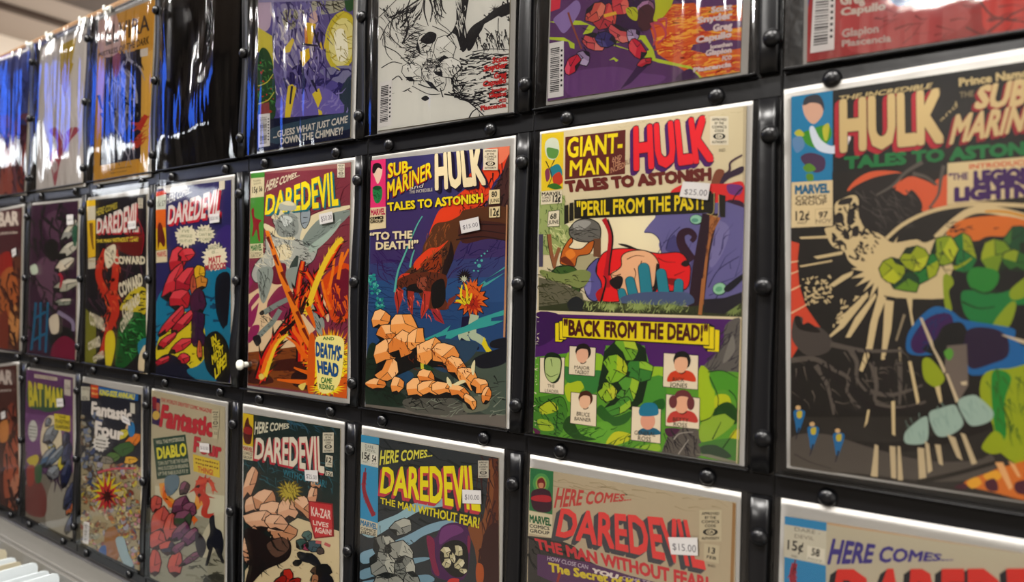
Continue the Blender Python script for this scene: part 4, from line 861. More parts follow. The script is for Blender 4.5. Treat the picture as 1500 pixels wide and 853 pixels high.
def d14(A):
    A.view(355, 225, .2228)
    A.poly('7c3c46', '50 130 720 40 720 900 40 900'); A.scat('5a2832', '400 180 710 130 700 850 450 880', 50, 130, 8, -0.5, 0.5, 3); A.blob('94605c', '150 130 700 60 700 90 300 120')
    A.view(355, 405, .2228)
    A.poly('7a3448', '40 -100 720 -150 720 480 40 480'); A.poly('d6bb96', '40 120 330 -60 340 300 150 470 40 490'); A.poly('d6bb96', '40 300 400 250 480 350 350 470 40 500'); A.blob('8a2f58', '40 -10 90 -80 100 -40 60 60 40 70', '40 190 100 110 110 160 80 300 40 330', '50 340 110 320 100 380 40 440'); A.blob('80304c', '170 160 260 60 340 130 320 260 220 290 170 240'); A.poly('d6bb96', '60 200 150 90 160 110 60 230')
    A.poly('7a4428', '40 500 420 455 440 760 35 710'); A.blob('46281c', '180 570 320 540 420 560 440 640 300 620 200 620', '40 620 160 640 200 700 40 700'); A.scat('4a2a1a', '40 510 420 470 420 730 40 700', 60, 60, 6, 0.15, 0.25, 5)
    A.blob('33181e', '330 640 460 600 480 740 340 720')
    # silver smoke and folds
    A.view(355, 225, .2228)
    A.inkblob('a9aca4', '2a2a28', 5, '150 560 220 500 200 440 240 370 300 330 360 330 400 380 440 350 440 420 410 500 470 520 500 600 470 700 400 760 380 850 300 850 160 760 100 850 60 800 90 720 150 650')
    A.blob('d8cca8', '190 420 240 360 310 340 360 380 300 380 240 430', '220 620 300 600 320 680 240 700', '420 440 520 380 700 340 705 360 560 420 470 500 380 570', '150 460 260 520 340 550 330 570 230 550 150 500'); A.blob('8b918c', '215 470 260 400 340 400 370 460 360 530 300 550 240 540'); A.blob('c2c8c4', '250 420 300 410 330 440 280 480'); A.blob('7f8a84', '400 560 520 420 700 370 700 410 560 540 440 620'); A.blob('9fb0a4', '440 610 560 520 640 430 640 470 560 570 460 650')
    A.inkblob('8e98a0', '2a2a2c', 5, '385 370 430 355 448 385 440 450 410 495 385 450'); A.lines('2c2c2c', ['400 420 430 420', '395 460 430 450'], 6, 3)
    A.scat('2c2c2c', '160 520 340 520 330 840 100 850', 90, 50, 5, 1.0, 0.9, 6); A.scat('3a3c3a', '210 400 370 400 350 540 230 540', 44, 40, 4, 1.0, 0.7, 7); A.scat('dcd4b8', '110 560 330 560 330 820 90 850', 60, 50, 6, 0.8, 0.9, 8); A.scat('2e2e2e', '360 560 500 600 450 740 370 700', 40, 40, 5, 0.4, 0.5, 9); A.scat('4a524e', '430 560 690 370 690 420 480 600', 16, 60, 4, -0.6, 0.3, 10)
    A.blob('6b2838', '190 760 250 720 290 740 270 850 190 850'); A.blob('3c4642', '310 750 350 680 370 690 340 850 300 850')
    A.view(355, 405, .2228)
    A.blob('8a938c', '100 -40 190 -60 200 20 150 170 120 150 105 60', '290 -40 380 -60 390 20 340 80 300 60'); A.scat('363a36', '110 -20 190 -20 150 150 120 140', 24, 60, 5, 1.4, 0.3, 11); A.lines('79847e', ['300 150 240 180 190 210 140 240', '250 220 200 300 160 340 110 390'], 32, 36); A.blob('2a2a2c', '112 240 135 222 145 245 125 258', '70 400 110 385 125 430 100 460 80 440'); A.scat('2e302e', '120 220 280 160 300 190 120 410', 26, 36, 5, 0.8, 0.8, 12)
    A.blob('8b948e', '440 180 480 160 540 300 520 390 480 340 450 260'); A.scat('2e302e', '450 180 520 280 500 360 460 260', 12, 50, 5, 1.2, 0.3, 13); A.blob('d6bb96', '480 120 530 130 570 260 560 300 520 220')
    # flames: red and orange tongues
    A.blob('c84a22', '540 0 700 -80 700 260 600 300 560 200 530 120'); A.blob('6b2634', '600 0 700 -40 690 220 620 260 590 140'); A.lines('e07828', ['700 -180 640 -60 660 -160 630 20', '610 -160 590 0 560 120', '520 20 540 100 580 220'], 14, 22); A.scat('d8601e', '540 60 690 100 690 300 560 280', 24, 70, 12, 1.4, 0.4, 14)
    for path, w0, w1, sd in (('120 680 170 520 260 370 370 220 450 60 560 -90 640 -220', 60, 24, 3), ('400 560 390 430 330 330 360 160 380 0 400 -100', 60, 20, 4), ('540 260 500 180 470 60 420 -30', 44, 20, 5)):
        A.flame('2a0f10', path, w0 + 34, w1 + 18, 16, sd, 1.5); A.flame('c22a22', path, w0 + 8, w1 + 4, 16, sd, 1.3)
        A.flame('e06a2a', path, w0 * .5, w1 * .6, 12, sd + 9, 1.6)
    A.flame('e0c038', '420 250 470 90 540 -80 610 -200 660 -250', 40, 30, 14, 8, 1.4); A.flame('e0c038', '150 660 220 460 300 380', 26, 16, 8, 9, 1.4); A.flame('2a1012', '250 380 350 290 420 140', 30, 14, 10, 10, 1.8)
    A.scat('2a1012', '330 100 430 0 440 200 340 330 200 420', 40, 60, 9, -1.0, 0.5, 22)
    A.poly('dd7a2a', '150 -300 175 -300 280 -10 340 150 440 380 470 460 430 470 380 380 330 240 240 0'); A.lines('6b2a14', ['165 -260 200 -180', '210 -140 240 -70', '260 -30 300 60', '310 100 350 190', '360 230 400 320', '400 340 450 440'], 24, 8)
    A.lines('d8661e', ['290 400 350 440 390 500 460 570', '340 600 420 630 520 640', '230 680 330 690 460 700', '480 340 460 280 430 200'], 10, 40)
    # yellow blast with lettering
    A.burst('c85a1e', 590, 590, 130, 200, 30, 21, ry=1.25); A.burst('e0a426', 585, 570, 110, 178, 34, 22, ry=1.3); A.burst('e6d22c', 570, 560, 95, 150, 30, 23, ry=1.4); A.blob('c85a1e', '440 400 480 420 470 760 430 740', '640 690 700 640 700 800 600 790'); A.burst('e6d22c', 560, 740, 60, 120, 16, 24, ry=.4); A.scat('4a2a14', '540 240 690 230 690 400 660 420 560 380', 22, 60, 8, 1.8, 0.5, 15); A.scat('5a2a10', '640 420 700 420 700 720 650 700', 22, 50, 8, 0.2, 0.6, 16); A.blob('e8dc8c', '480 420 540 390 650 400 670 480 640 700 560 770 500 740 490 600')
    A.text('AND', '530 398 606 400 606 420 530 418', '1f6a34', 0.03); A.text("DEATH'S-", '484 436 664 470 654 556 484 520', '1f4f86', 0.045, '1c2430', 0.012); A.text('HEAD', '492 556 636 582 632 662 500 630', '1f4f86', 0.045, '1c2430', 0.012); A.text('CAME', '518 664 594 672 590 706 518 700', '1f6a34', 0.03); A.text('RIDING!', '506 706 606 718 604 750 508 738', '1f6a34', 0.03)
    A.blob('d8c264', '110 650 135 640 145 670 120 680', '370 720 420 700 400 750')
    # masthead
    A.view(355, 225, .2228)
    A.poly('4c8a3e', '58 128 148 118 140 590 52 596'); A.poly('cfc4a0', '58 164 146 156 144 284 56 292'); A.text('15¢', '68 222 102 218 102 256 68 260', '222222', 0.03); A.text('56', '112 218 134 216 134 248 112 250', '222222', 0.03); A.text('DARE-', '76 176 128 170 128 182 76 188', '55524a', 0.0); A.text('DEVIL', '78 194 128 188 128 200 78 206', '55524a', 0.0)
    A.blob('8a2a34', '62 380 78 360 84 420 128 440 110 470 120 570 108 570 96 500 76 540 66 540 74 470'); A.poly('cfc4a0', '52 596 140 590 138 684 50 690'); A.text('MARVEL', '58 604 132 598 132 636 58 642', '2c6a3a', 0.04); A.text('COMICS', '58 652 130 646 130 662 58 668', '333333', 0.0); A.text('GROUP', '58 670 126 664 126 678 58 684', '333333', 0.0)
    A.text('HERE COMES...', '168 180 384 118 380 146 150 254', 'd8c8ae', 0.03)
    A.text('DAREDEVIL', '160 280 622 116 636 334 150 400', 'e6d22c', 0.03, None, 0, '2f6a78', (12, 10)); A.blob('a4a8a0', '250 330 300 312 350 330 350 372 250 372'); A.blob('d0c8a8', '260 326 310 314 350 340 300 342')
    A.seal('628 68 676 158')
BASE[1, 4] = '7c3c46'; DRAW[1, 4] = d14
TAGS[1, 4] = ([467, 314, 486.5, 309.8, 488, 325, 468.5, 329], '$50.00', [470, 317.5, 485.5, 314.3, 486.2, 321.5, 470.7, 325])
# ---- top row
def d04(A):
    A.view(340, 0, .29333)
    A.poly('564e90', '110 -200 620 -250 620 720 110 780'); A.poly('5c5288', '200 -200 620 -240 600 400 200 420')
    A.blob('b8a4b8', '120 -60 190 -60 190 130 130 140'); A.poly('c8bc4c', '120 130 200 180 210 380 160 300 125 250'); A.blob('8c86a8', '230 30 330 60 350 330 260 300 200 180'); A.scat('cfc8c8', '200 20 420 20 400 420 220 560', 40, 90, 12, 1.3, 0.5, 3)
    A.blob('2c4a32', '130 290 165 240 205 330 215 580 130 580'); A.scat('4f8a4c', '135 300 205 300 210 570 130 570', 40, 26, 6, 0.6, 0.9, 4); A.scat('b83a34', '135 300 205 300 210 600 130 600', 18, 12, 10, 0.6, 0.9, 5); A.lines('c8c04c', ['130 430 175 410 205 370', '130 520 180 500 210 460'], 5, 4)
    A.poly('8c4a4a', '140 520 185 510 188 580 140 580')
    # ornaments: grey garlands and a round golden shield-like bauble
    A.blob('a8a48c', '250 60 320 50 330 110 290 150 260 130'); A.scat('3c3a32', '250 60 330 50 320 120 260 130', 20, 40, 5, 1.2, 0.4, 6); A.blob('a8a690', '420 -30 560 -40 560 40 480 70 400 60'); A.scat('34322c', '400 -30 560 -40 560 50 420 60', 26, 70, 6, 0.6, 0.5, 7)
    A.blob('2e5230', '560 -60 620 -60 610 40 570 50'); A.ell('c8b83a', 545, 205, 82, 150, 0.1); A.ell('d8d08c', 548, 210, 64, 122, 0.1); A.ell('d8cc88', 550, 200, 40, 80, 0.1); A.lines('b09c2c', ['480 130 520 200 600 180', '500 290 560 250 610 240', '520 100 560 60 600 80'], 8, 6); A.blob('e8e4d0', '510 170 560 150 580 280 530 300')
    A.blob('c8a8a0', '380 90 420 50 430 100 400 120'); A.poly('d8b42c', '365 110 420 120 400 220 370 230'); A.poly('d8b42c', '340 260 385 240 390 290 350 340'); A.poly('c87a2c', '372 120 380 210 365 230 362 150'); A.lines('2a2440', ['350 220 430 230', '400 130 440 240', '430 160 410 260'], 9, 8); A.blob('2a2450', '300 340 380 320 370 420 350 480 330 400'); A.ell('d8b83a', 458, 225, 20, 26)
    A.poly('d8c04a', '255 250 300 190 312 200 290 260 262 266'); A.poly('d8c03c', '280 430 300 420 322 440 290 590 262 600 270 500'); A.poly('d8c03c', '400 470 435 440 450 490 430 540'); A.poly('d8c03c', '430 530 450 545 455 590 435 585'); A.lines('2a2450', ['395 400 420 460', '300 420 300 360'], 30, 24)
    A.blob('7c7a9c', '440 350 600 330 580 420 500 400'); A.scat('332e60', '420 360 600 360 590 570 400 570', 30, 100, 14, -0.3, 0.7, 8); A.blob('34404c', '520 500 590 380 590 580 500 590'); A.blob('6d62a8', '220 500 440 430 560 560 300 620'); A.scat('8a80b8', '220 540 560 440 580 560 240 620', 24, 60, 10, -0.6, 0.8, 9)
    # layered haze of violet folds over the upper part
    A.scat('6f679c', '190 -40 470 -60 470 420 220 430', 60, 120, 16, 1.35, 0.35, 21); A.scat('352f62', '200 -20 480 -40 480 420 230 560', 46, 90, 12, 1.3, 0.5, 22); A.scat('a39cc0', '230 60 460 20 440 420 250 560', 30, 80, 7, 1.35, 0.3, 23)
    A.lines('3a3628', ['250 90 300 120 330 80', '410 0 470 30 560 10', '270 60 280 140', '430 -20 450 60', '500 -30 510 60'], 6, 3); A.lines('c8bc40', ['470 170 480 300 540 350', '560 56 500 100 470 170'], 8, 6); A.scat('8f8430', '480 90 610 70 610 330 490 320', 24, 50, 5, 0.9, 0.8, 24)
    A.poly('d8b42c', '365 110 420 120 400 220 370 230'); A.poly('c87a2c', '372 120 380 210 365 230 362 150'); A.poly('d8c04a', '255 250 300 190 312 200 290 260 262 266'); A.poly('d8b42c', '340 260 385 240 390 290 350 340'); A.poly('d8c03c', '280 430 300 420 322 440 290 590 262 600 270 500'); A.poly('d8c03c', '400 470 435 440 450 490 430 540', '430 545 448 555 455 590 435 588'); A.lines('1f1b3c', ['350 220 430 230', '400 130 440 240', '300 430 290 520', '400 400 425 460', '340 300 360 400 350 470'], 12, 8)
    A.poly('20283c', '110 600 620 560 620 720 110 780'); A.blob('3a4c5c', '200 640 600 560 600 640 220 720'); A.bars('133 572 190 566 190 728 132 738', 22, 4)
    A.text('...GUESS WHAT JUST CAME', '206 660 580 578 576 612 206 690', 'd4ccc0', 0.03); A.text('DOWN THE CHIMNEY!', '240 690 556 634 552 670 242 722', 'd4ccc0', 0.03)
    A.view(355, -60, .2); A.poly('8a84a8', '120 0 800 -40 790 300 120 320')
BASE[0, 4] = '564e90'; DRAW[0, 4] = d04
def inkscape(A, ink, seed):
    pass
def d05(A):
    A.view(340, 0, .29333)
    P, K = 'd9d8d0', '24262a'
    A.poly(P, '720 -80 1420 -80 1420 640 700 700')
    # black and white crags, gnarled roots and a rippled lake
    A.blob(K, '1170 180 1200 130 1260 90 1320 40 1400 10 1400 60 1340 90 1280 130 1240 160 1200 240 1175 250'); A.scat(K, '1290 30 1400 10 1400 150 1240 250 1240 170', 50, 46, 8, 1.3, 0.6, 3); A.burst(K, 1310, 45, 6, 30, 9, 4); A.poly(P, '1215 230 1260 120 1330 80 1390 110 1398 170 1330 190 1240 235'); A.scat(K, '1220 180 1390 160 1390 240 1220 250', 60, 40, 7, 1.45, 0.35, 5); A.lines(K, ['1260 140 1290 170 1300 200', '1330 90 1330 160 1350 180', '1200 260 1290 245 1396 250'], 5, 3)
    A.scat(K, '1160 280 1398 260 1398 520 1160 520 1120 460', 170, 70, 9, -0.12, 0.18, 6); A.scat(P, '1180 300 1398 280 1398 500 1180 500', 40, 60, 9, -0.12, 0.2, 7)
    A.lines(K, ['780 90 840 60 900 20 960 -20', '900 -30 870 60 880 140 850 220', '1150 -20 1130 80 1100 160 1040 200', '1180 0 1160 100 1170 190 1140 250'], 5, 9); A.blob(K, '1120 -30 1180 -40 1172 60 1160 170 1180 220 1150 260 1120 180 1100 160 1120 100'); A.scat(P, '1125 0 1170 0 1160 200 1120 160', 22, 60, 5, 1.45, 0.2, 8)
    A.scat(K, '800 60 920 20 960 80 880 150', 36, 70, 8, -0.8, 0.4, 9); A.lines(K, ['980 -20 1000 40 990 110', '1010 -10 1020 60 1060 90', '1040 -20 1050 40 1070 70', '960 0 960 60 980 130'], 12, 3); A.scat(K, '980 -20 1080 -20 1060 90 990 110', 24, 50, 6, 1.4, 0.5, 10)
    A.scat(K, '860 130 960 120 930 240 860 240', 50, 60, 4, 0.2, 0.3, 11); A.lines(K, ['760 230 820 260 860 300 900 330', '745 340 800 310 850 320', '850 220 900 170 960 150', '920 200 960 240 1000 250', '800 100 790 180 850 240'], 5, 4)
    # a lone boulder heap with cracks where the lines crowd together
    for x, y, rx, ry, sd in ((960, 300, 90, 60, 21), (1060, 250, 60, 70, 22), (900, 360, 60, 50, 23), (1010, 380, 80, 50, 24), (1080, 340, 50, 70, 25), (960, 220, 50, 44, 26)): A.rock(P, 'e2e1da', K, x, y, rx, ry, sd, 0.3 * sd, 10, 4)
    A.blob(K, '940 200 980 160 1020 170 1010 210 970 220'); A.scat(K, '960 300 1050 290 1050 360 970 360', 50, 40, 4, 0.5, 0.9, 12); A.scat(K, '1090 340 1150 320 1160 470 1110 480', 40, 40, 7, 1.3, 0.7, 13); A.scat(K, '880 330 1000 200 960 180 850 260', 30, 40, 6, -0.4, 0.6, 14)
    A.lines(K, ['720 100 760 60 800 20 840 -20', '740 200 780 120 840 80 900 90', '1010 60 1030 110 1080 150 1110 190', '860 20 850 90 870 160', '1000 130 1080 170 1120 240', '760 180 770 260 800 300', '870 400 930 380 960 410', '900 430 980 470 1040 470'], 4, 3); A.scat(K, '740 60 860 20 850 200 760 240', 40, 60, 4, 1.1, 0.5, 31); A.scat(K, '860 250 1120 240 1100 420 880 420', 60, 36, 4, 0.7, 0.9, 32)
    A.lines(K, ['800 520 860 490 900 470 880 450', '800 470 850 460 890 440', '1040 440 1060 500 1090 520', '1080 460 1150 500 1210 510 1260 560', '1200 540 1230 560 1240 600', '850 400 830 380 800 400', '930 420 1000 440 1060 410'], 6, 4); A.blob(K, '950 490 975 480 980 500 960 505'); A.blob(K, '1195 560 1225 540 1215 580 1200 590', '1030 620 1045 610 1060 622')
    A.blob(P, '800 470 1000 480 1200 520 1190 620 800 660'); A.lines(K, ['1060 470 1160 495 1250 570 1262 590', '1180 600 1200 560 1230 540'], 7, 5); A.blob(K, '945 492 968 478 985 492 965 505')
    A.bars('738 412 800 398 796 625 730 640', 22, 5)
    for t, q in (('Scott', '1300 288 1376 276 1376 304 1300 316'), ('Snyder', '1258 330 1376 308 1374 336 1256 358'), ('Greg', '1308 366 1372 356 1372 384 1308 394'), ('Capullo', '1254 408 1372 388 1370 414 1252 434'), ('Jonathan', '1296 444 1372 434 1372 450 1296 460'), ('Glapion', '1284 466 1372 456 1370 478 1282 488'), ('FCO', '1336 496 1372 492 1370 508 1336 512'), ('Plascencia', '1242 530 1372 514 1370 534 1242 552')): A.text(t, q, 'c03030', 0.05)
BASE[0, 5] = 'd9d8d0'; DRAW[0, 5] = d05
def d06(A):
    A.view(750, 0, .30488)
    A.poly('5c3a66', '150 -80 1120 -80 1120 420 150 520'); A.poly('4a3058', '600 -80 1110 -80 1110 20 850 30')
    A.poly('d2602c', '770 20 1110 0 1110 380 900 385 700 260 660 120'); A.scat('e8a83c', '760 30 1110 10 1110 370 900 370 700 240', 150, 90, 9, -0.14, 0.15, 3); A.scat('b83a24', '700 60 1110 20 1110 360 900 360 700 240', 110, 80, 8, -0.14, 0.15, 4)
    A.poly('5c3a66', '860 0 1110 -20 1110 20 900 36', '870 215 1000 190 1110 195 1110 230 940 260 860 240', '900 120 960 100 1110 100 1110 130 930 150')
    A.poly('b4c83a', '180 105 260 95 330 100 400 130 380 160 340 165 370 120 250 120', '178 178 250 180 300 210 300 235 280 230 270 200 180 190', '470 215 540 170 640 170 680 240 690 280 860 320 916 375 900 388 850 330 700 300 620 270 560 240')
    A.poly('5c3a66', '480 210 620 190 660 240 620 260 540 230'); A.blob('42294e', '790 370 850 330 880 350 900 385 800 400'); A.blob('6b4578', '260 360 480 320 620 350 740 370 620 430 300 470'); A.poly('3f284c', '600 320 650 320 570 400 520 430'); A.poly('b4c83a', '465 290 490 275 512 290 500 298 490 286', '588 432 600 422 610 434 600 440')
    # red crystal spires and a yellow-green bough
    A.blob('8a72a8', '200 90 260 40 310 0 330 40 300 100 250 160 215 120'); A.poly('d03a4c', '178 -40 236 -20 230 40 178 60'); A.lines('8a4a3c', ['270 60 290 120 335 235'], 10, 8)
    A.poly('3a2048', '350 80 480 -60 600 -60 660 60 640 150 450 150'); 
    for x, y, rx, ry, sd, c, h in ((450, 80, 70, 60, 5, 'b03a44', 'd0524c'), (400, 60, 60, 40, 6, 'c4564c', 'd87a64'), (520, 20, 50, 60, 7, 'c4424a', 'de6a60'), (400, 200, 60, 50, 8, 'c85458', 'dc7870'), (520, 165, 70, 40, 9, 'c85458', 'dc7870'), (340, 280, 40, 40, 10, '9a86ac', 'b8a8c8'), (580, 170, 34, 34, 11, '9a86ac', 'b8a8c8'), (450, 190, 40, 50, 12, '3a3468', '504a84'), (290, 315, 60, 34, 13, 'c02c40', 'd8506a'), (600, 235, 34, 60, 14, 'c02c40', 'd84a54'), (640, 300, 40, 22, 15, 'b02838', 'c84450'), (640, 50, 50, 50, 16, '8a5a7c', 'a878a0')): A.rock(c, h, '2a1830', x, y, rx, ry, sd, .4 * sd, 9, 5)
    A.blob('4c2c34', '600 60 650 20 690 60 680 120 640 150 610 130'); A.blob('b4b82c', '690 -40 770 -40 770 20 720 90 680 100 690 40'); A.blob('b4b82c', '550 40 600 40 600 100 560 80'); A.lines('b84a5c', ['680 110 720 120 740 170 700 210', '700 100 740 90 740 140', '670 110 690 170 680 220'], 14, 6); A.scat('2a1830', '360 0 640 0 640 220 340 260', 40, 40, 5, 0.8, 0.8, 17); A.poly('d8a83c', '440 70 500 55 505 70 445 85')
    A.bars('178 210 250 196 248 462 174 474', 24, 6)
    for t, q in (('Scott', '958 36 1060 16 1060 46 956 62'), ('Snyder', '892 86 1060 56 1060 88 892 112'), ('Greg', '966 122 1060 106 1060 138 966 152'), ('Capullo', '886 178 1058 150 1056 178 884 208'), ('Jonathan', '950 218 1060 202 1060 220 950 236'), ('Glapion', '932 244 1058 228 1056 252 930 270'), ('FCO', '1012 272 1058 266 1056 286 1010 292'), ('Plascencia', '872 328 1056 298 1056 320 872 348')): A.text(t, q, 'd4c4c4', 0.055)
BASE[0, 6] = '5c3a66'; DRAW[0, 6] = d06
def d07(A):
    A.view(1080, 0, .3985)
    A.poly('a02a2a', '230 -200 2000 -200 2000 300 230 300'); A.poly('9c3030', '240 80 1060 40 1060 120 240 240'); A.poly('34407c', '235 -50 275 -50 250 80 240 80'); A.blob('b04444', '400 40 700 -20 860 60 700 160 420 190'); A.blob('c8342c', '930 -60 1200 -60 1200 110 940 120 900 60'); A.lines('6b1c22', ['880 -20 940 60 1060 80', '920 120 1000 60 1060 30', '840 100 900 130'], 10, 6); A.blob('46508c', '560 -40 700 -40 640 10 580 20')
    A.scat('7a2024', '400 40 1060 -20 1060 110 400 180', 30, 90, 7, -0.3, 0.6, 3)
    A.poly('8a2c30', '275 -80 370 -80 360 40 355 190 270 200'); A.bars('282 -60 362 -66 356 182 268 196', 20, 7)
    A.text('Greg', '378 -16 470 -30 470 8 378 18', 'c8bcb0', 0.05); A.text('Capullo', '380 32 548 6 546 34 380 58', 'c8bcb0', 0.05); A.text('Glapion', '384 110 520 90 520 118 384 138', 'bca8a0', 0.04); A.text('Plascencia', '384 150 566 126 566 152 384 172', 'bca8a0', 0.04)
BASE[0, 7] = 'a02a2a'; DRAW[0, 7] = d07
def d02(A):
    A.view(0, 0, .35185)
    A.poly('c4923f', '380 60 660 -60 640 760 380 790'); A.poly('d2a54e', '590 230 650 200 625 740 580 745'); A.poly('262838', '440 240 590 205 585 660 415 690'); A.blob('6b6a78', '480 320 540 300 550 480 500 560 460 480'); A.scat('9a98a4', '440 250 580 220 570 650 430 670', 40, 90, 10, 1.4, 0.5, 3); A.scat('14141c', '440 250 580 220 570 650 430 670', 40, 80, 14, 1.3, 0.5, 4); A.blob('8c4a54', '470 230 500 225 498 300 475 320')
    A.blob('c2a29a', '410 85 480 50 500 200 440 240 410 200'); A.text('ELVIRA', '440 110 622 60 622 126 440 190', '3a3436', 0.015); A.text('MISTRESS OF THE DARK', '410 222 622 150 620 182 412 238', '3a3028', 0.03)
    A.poly('cfc8c0', '584 206 616 198 616 232 584 238'); A.lines('b03a34', ['560 610 585 580', '575 540 610 480'], 26, 20); A.scat('b04434', '570 500 612 480 610 600 560 620', 20, 40, 8, -0.5, 0.4, 5); A.text('A', '505 600 520 596 520 622 505 626', 'cfc8c0', 0.03); A.scrib('450 704 548 690 548 697 450 712', '6b5430', 12); A.scrib('460 718 530 708 530 714 460 726', '6b5430', 9)
BASE[0, 2] = 'c4923f'; DRAW[0, 2] = d02
def d01(A):
    A.view(0, 0, .35185)
    A.poly('c6c0bc', '160 190 380 90 360 790 150 810'); A.poly('b49a2c', '250 190 318 155 298 262 306 264 290 318 272 300 250 260'); A.blob('b49a2c', '252 260 284 300 290 330 270 400 255 360'); A.scrib('330 146 362 134 362 148 330 158', '4a4648', 5)
    A.blob('a04a58', '205 545 240 530 260 560 300 530 330 540 290 590 260 650 245 700 230 775 220 740 215 680 240 600'); A.blob('c86a74', '212 640 235 620 240 660 215 690'); A.blob('c4b0b0', '215 690 235 670 240 700 225 720'); A.blob('b08a54', '352 340 366 320 368 380 356 380'); A.scat('d4cecc', '180 300 350 240 340 700 170 700', 26, 140, 8, 1.5, 0.2, 3)
BASE[0, 1] = 'c6c0bc'; DRAW[0, 1] = d01
def d00(A):
    A.view(0, 0, .35185)
    A.poly('4a5490', '-200 300 140 190 130 520 -200 560'); A.poly('6b4250', '-200 500 130 470 110 840 -200 900'); A.blob('8c4238', '80 640 108 600 106 800 70 800'); A.blob('9a5248', '-20 600 40 560 50 800 -10 820'); A.scat('38406c', '-20 280 130 230 120 560 -20 580', 30, 90, 16, 1.4, 0.4, 3); A.scat('3c2430', '-20 560 110 540 100 820 -20 830', 30, 90, 14, 1.4, 0.4, 4)
BASE[0, 0] = '565a8c'; DRAW[0, 0] = d00
# ---- middle row, far end
def mast(A, x0, y0, x1, y1, dy, col, fig, price, iss, tint='cfc4a4'):
    """corner box: coloured panel with a small plain plant-like motif, price and number"""
    h = y1 - y0
    A.poly(col, [x0, y0, x1, y0 + dy, x1, y1 + dy, x0, y1])
def d13(A):
    A.view(0, 260, .35185)
    A.poly('312f58', '650 40 970 0 960 860 648 830'); A.blob('3c3068', '880 260 960 200 960 380 900 360'); A.blob('1b6f8e', '650 520 720 430 760 500 800 420 960 380 960 720 860 780 650 700'); A.scat('17405a', '650 480 950 400 950 700 650 700', 40, 60, 12, -0.2, 0.6, 3); A.blob('20202a', '900 420 955 400 955 520 940 640 900 560')
    A.blob('c4b42c', '690 610 760 560 800 580 850 620 850 780 800 830 650 760'); A.poly('c4b42c', '690 600 850 580 850 700 830 820 660 770'); A.blob('232632', '650 770 700 735 770 770 820 840 820 900 650 850'); A.blob('2a6a84', '780 800 840 770 960 600 960 760 880 860 800 830'); A.scat('2c2a18', '690 600 840 600 840 780 680 780', 24, 30, 5, -0.1, 0.4, 4)
    A.blob('1b1c24', '850 680 900 640 950 700 958 830 930 860 860 800')
    # two tall standing stones, one red, one dark plum
    for x, y, rx, ry, sd in ((740, 340, 40, 60, 3), (775, 320, 30, 40, 13), (720, 440, 34, 90, 4), (770, 430, 36, 70, 5), (750, 510, 44, 50, 6), (715, 600, 22, 90, 7), (765, 600, 20, 90, 8), (695, 680, 18, 60, 9), (755, 700, 22, 60, 10), (675, 765, 14, 44, 11), (765, 755, 24, 26, 12)): A.rock(('a82c34', 'b8343c', '982834')[sd % 3], 'c8444c', '2a1018', x, y, rx, ry, sd, 0.1 * sd, 9, 5)
    for x, y, rx, ry, sd, c in ((830, 400, 26, 40, 3, 'c8a02c'), (835, 440, 34, 30, 4, 'b87a34'), (805, 450, 14, 50, 5, 'a8503c'), (825, 520, 34, 60, 6, '46283c'), (825, 610, 32, 60, 7, '38243c'), (825, 670, 30, 50, 8, '38243c'), (832, 720, 12, 50, 9, 'b85a3c')): A.rock(c, c, '20141c', x, y, rx, ry, sd, 0.0, 9, 4)
    A.burst('d0c8ac', 775, 245, 38, 48, 18, 5); A.burst('d0c8ac', 855, 236, 32, 42, 16, 6, ry=1.0); A.burst('d8cfb4', 897, 332, 44, 54, 20, 7, ry=1.2)
    for i, t in enumerate(("I'VE", 'UNMASKED', 'YOU AT LAST!')): A.text(t, [748 + (12 if i == 0 else 0), 218 + 20 * i, 802 - (12 if i == 0 else 0), 230 + 20 * i], '3a5a44', 0.0)
    for i, t in enumerate(('BUT...IT', "CAN'T BE!", "IT CAN'T!")): A.text(t, [830, 212 + 20 * i, 882, 224 + 20 * i], '3a5a44', 0.0)
    A.text('DAREDEVIL', '866 286 926 276 926 294 866 304', '3a5a44', 0.0); A.text('IS...', '884 306 910 302 910 314 884 318', '3a5a44', 0.0); A.text('MATT', '870 334 922 326 922 352 870 360', 'a83040', 0.04); A.text('MURDOCK!', '856 366 942 354 942 380 856 388', 'a83040', 0.04)
    for t, q in (('IN', '880 668 900 652 904 684 884 698'), ('THE', '884 700 916 676 920 704 888 730'), ('MIDST', '882 744 930 698 934 730 886 780'), ('OF', '902 770 922 752 926 786 906 800'), ('LIFE!', '894 800 944 730 946 780 898 840')): A.text(t, q, 'c8b82c', 0.04)
    A.poly('b8bdb0', '652 80 694 68 692 132 652 136'); A.poly('c4402c', '652 62 694 52 694 70 652 80'); A.poly('c8622c', '652 136 692 132 692 210 652 214'); A.poly('c8a42c', '652 214 692 208 696 300 652 304'); A.text('15¢', '656 100 672 97 672 120 656 122', '333333', 0.0); A.text('57', '676 98 690 96 690 118 676 120', '333333', 0.0); A.blob('5a1c24', '658 210 672 190 690 260 684 290 668 270 660 300'); A.poly('c8bc9c', '652 306 698 300 698 352 652 356'); A.text('MARVEL', '656 312 696 306 696 328 656 332', 'a83038', 0.03)
    A.text('HERE COMES...', '698 74 802 40 800 62 696 112', 'c8c4c4', 0.02); A.text('DAREDEVIL', '704 122 930 44 916 156 700 194', 'ccc4be', 0.03, None, 0, 'b02838', (8, 9)); A.blob('d0ccc8', '690 40 760 30 780 46 700 66')
    A.poly('c4bca8', '915 14 938 8 938 48 915 54')
BASE[1, 3] = '312f58'; DRAW[1, 3] = d13
TAGS[1, 3] = ([306.5, 314, 321, 312.5, 321.3, 325.5, 307, 327.3], '$20.00', [308, 318, 319.5, 316.8, 319.7, 321.5, 308.3, 322.8])
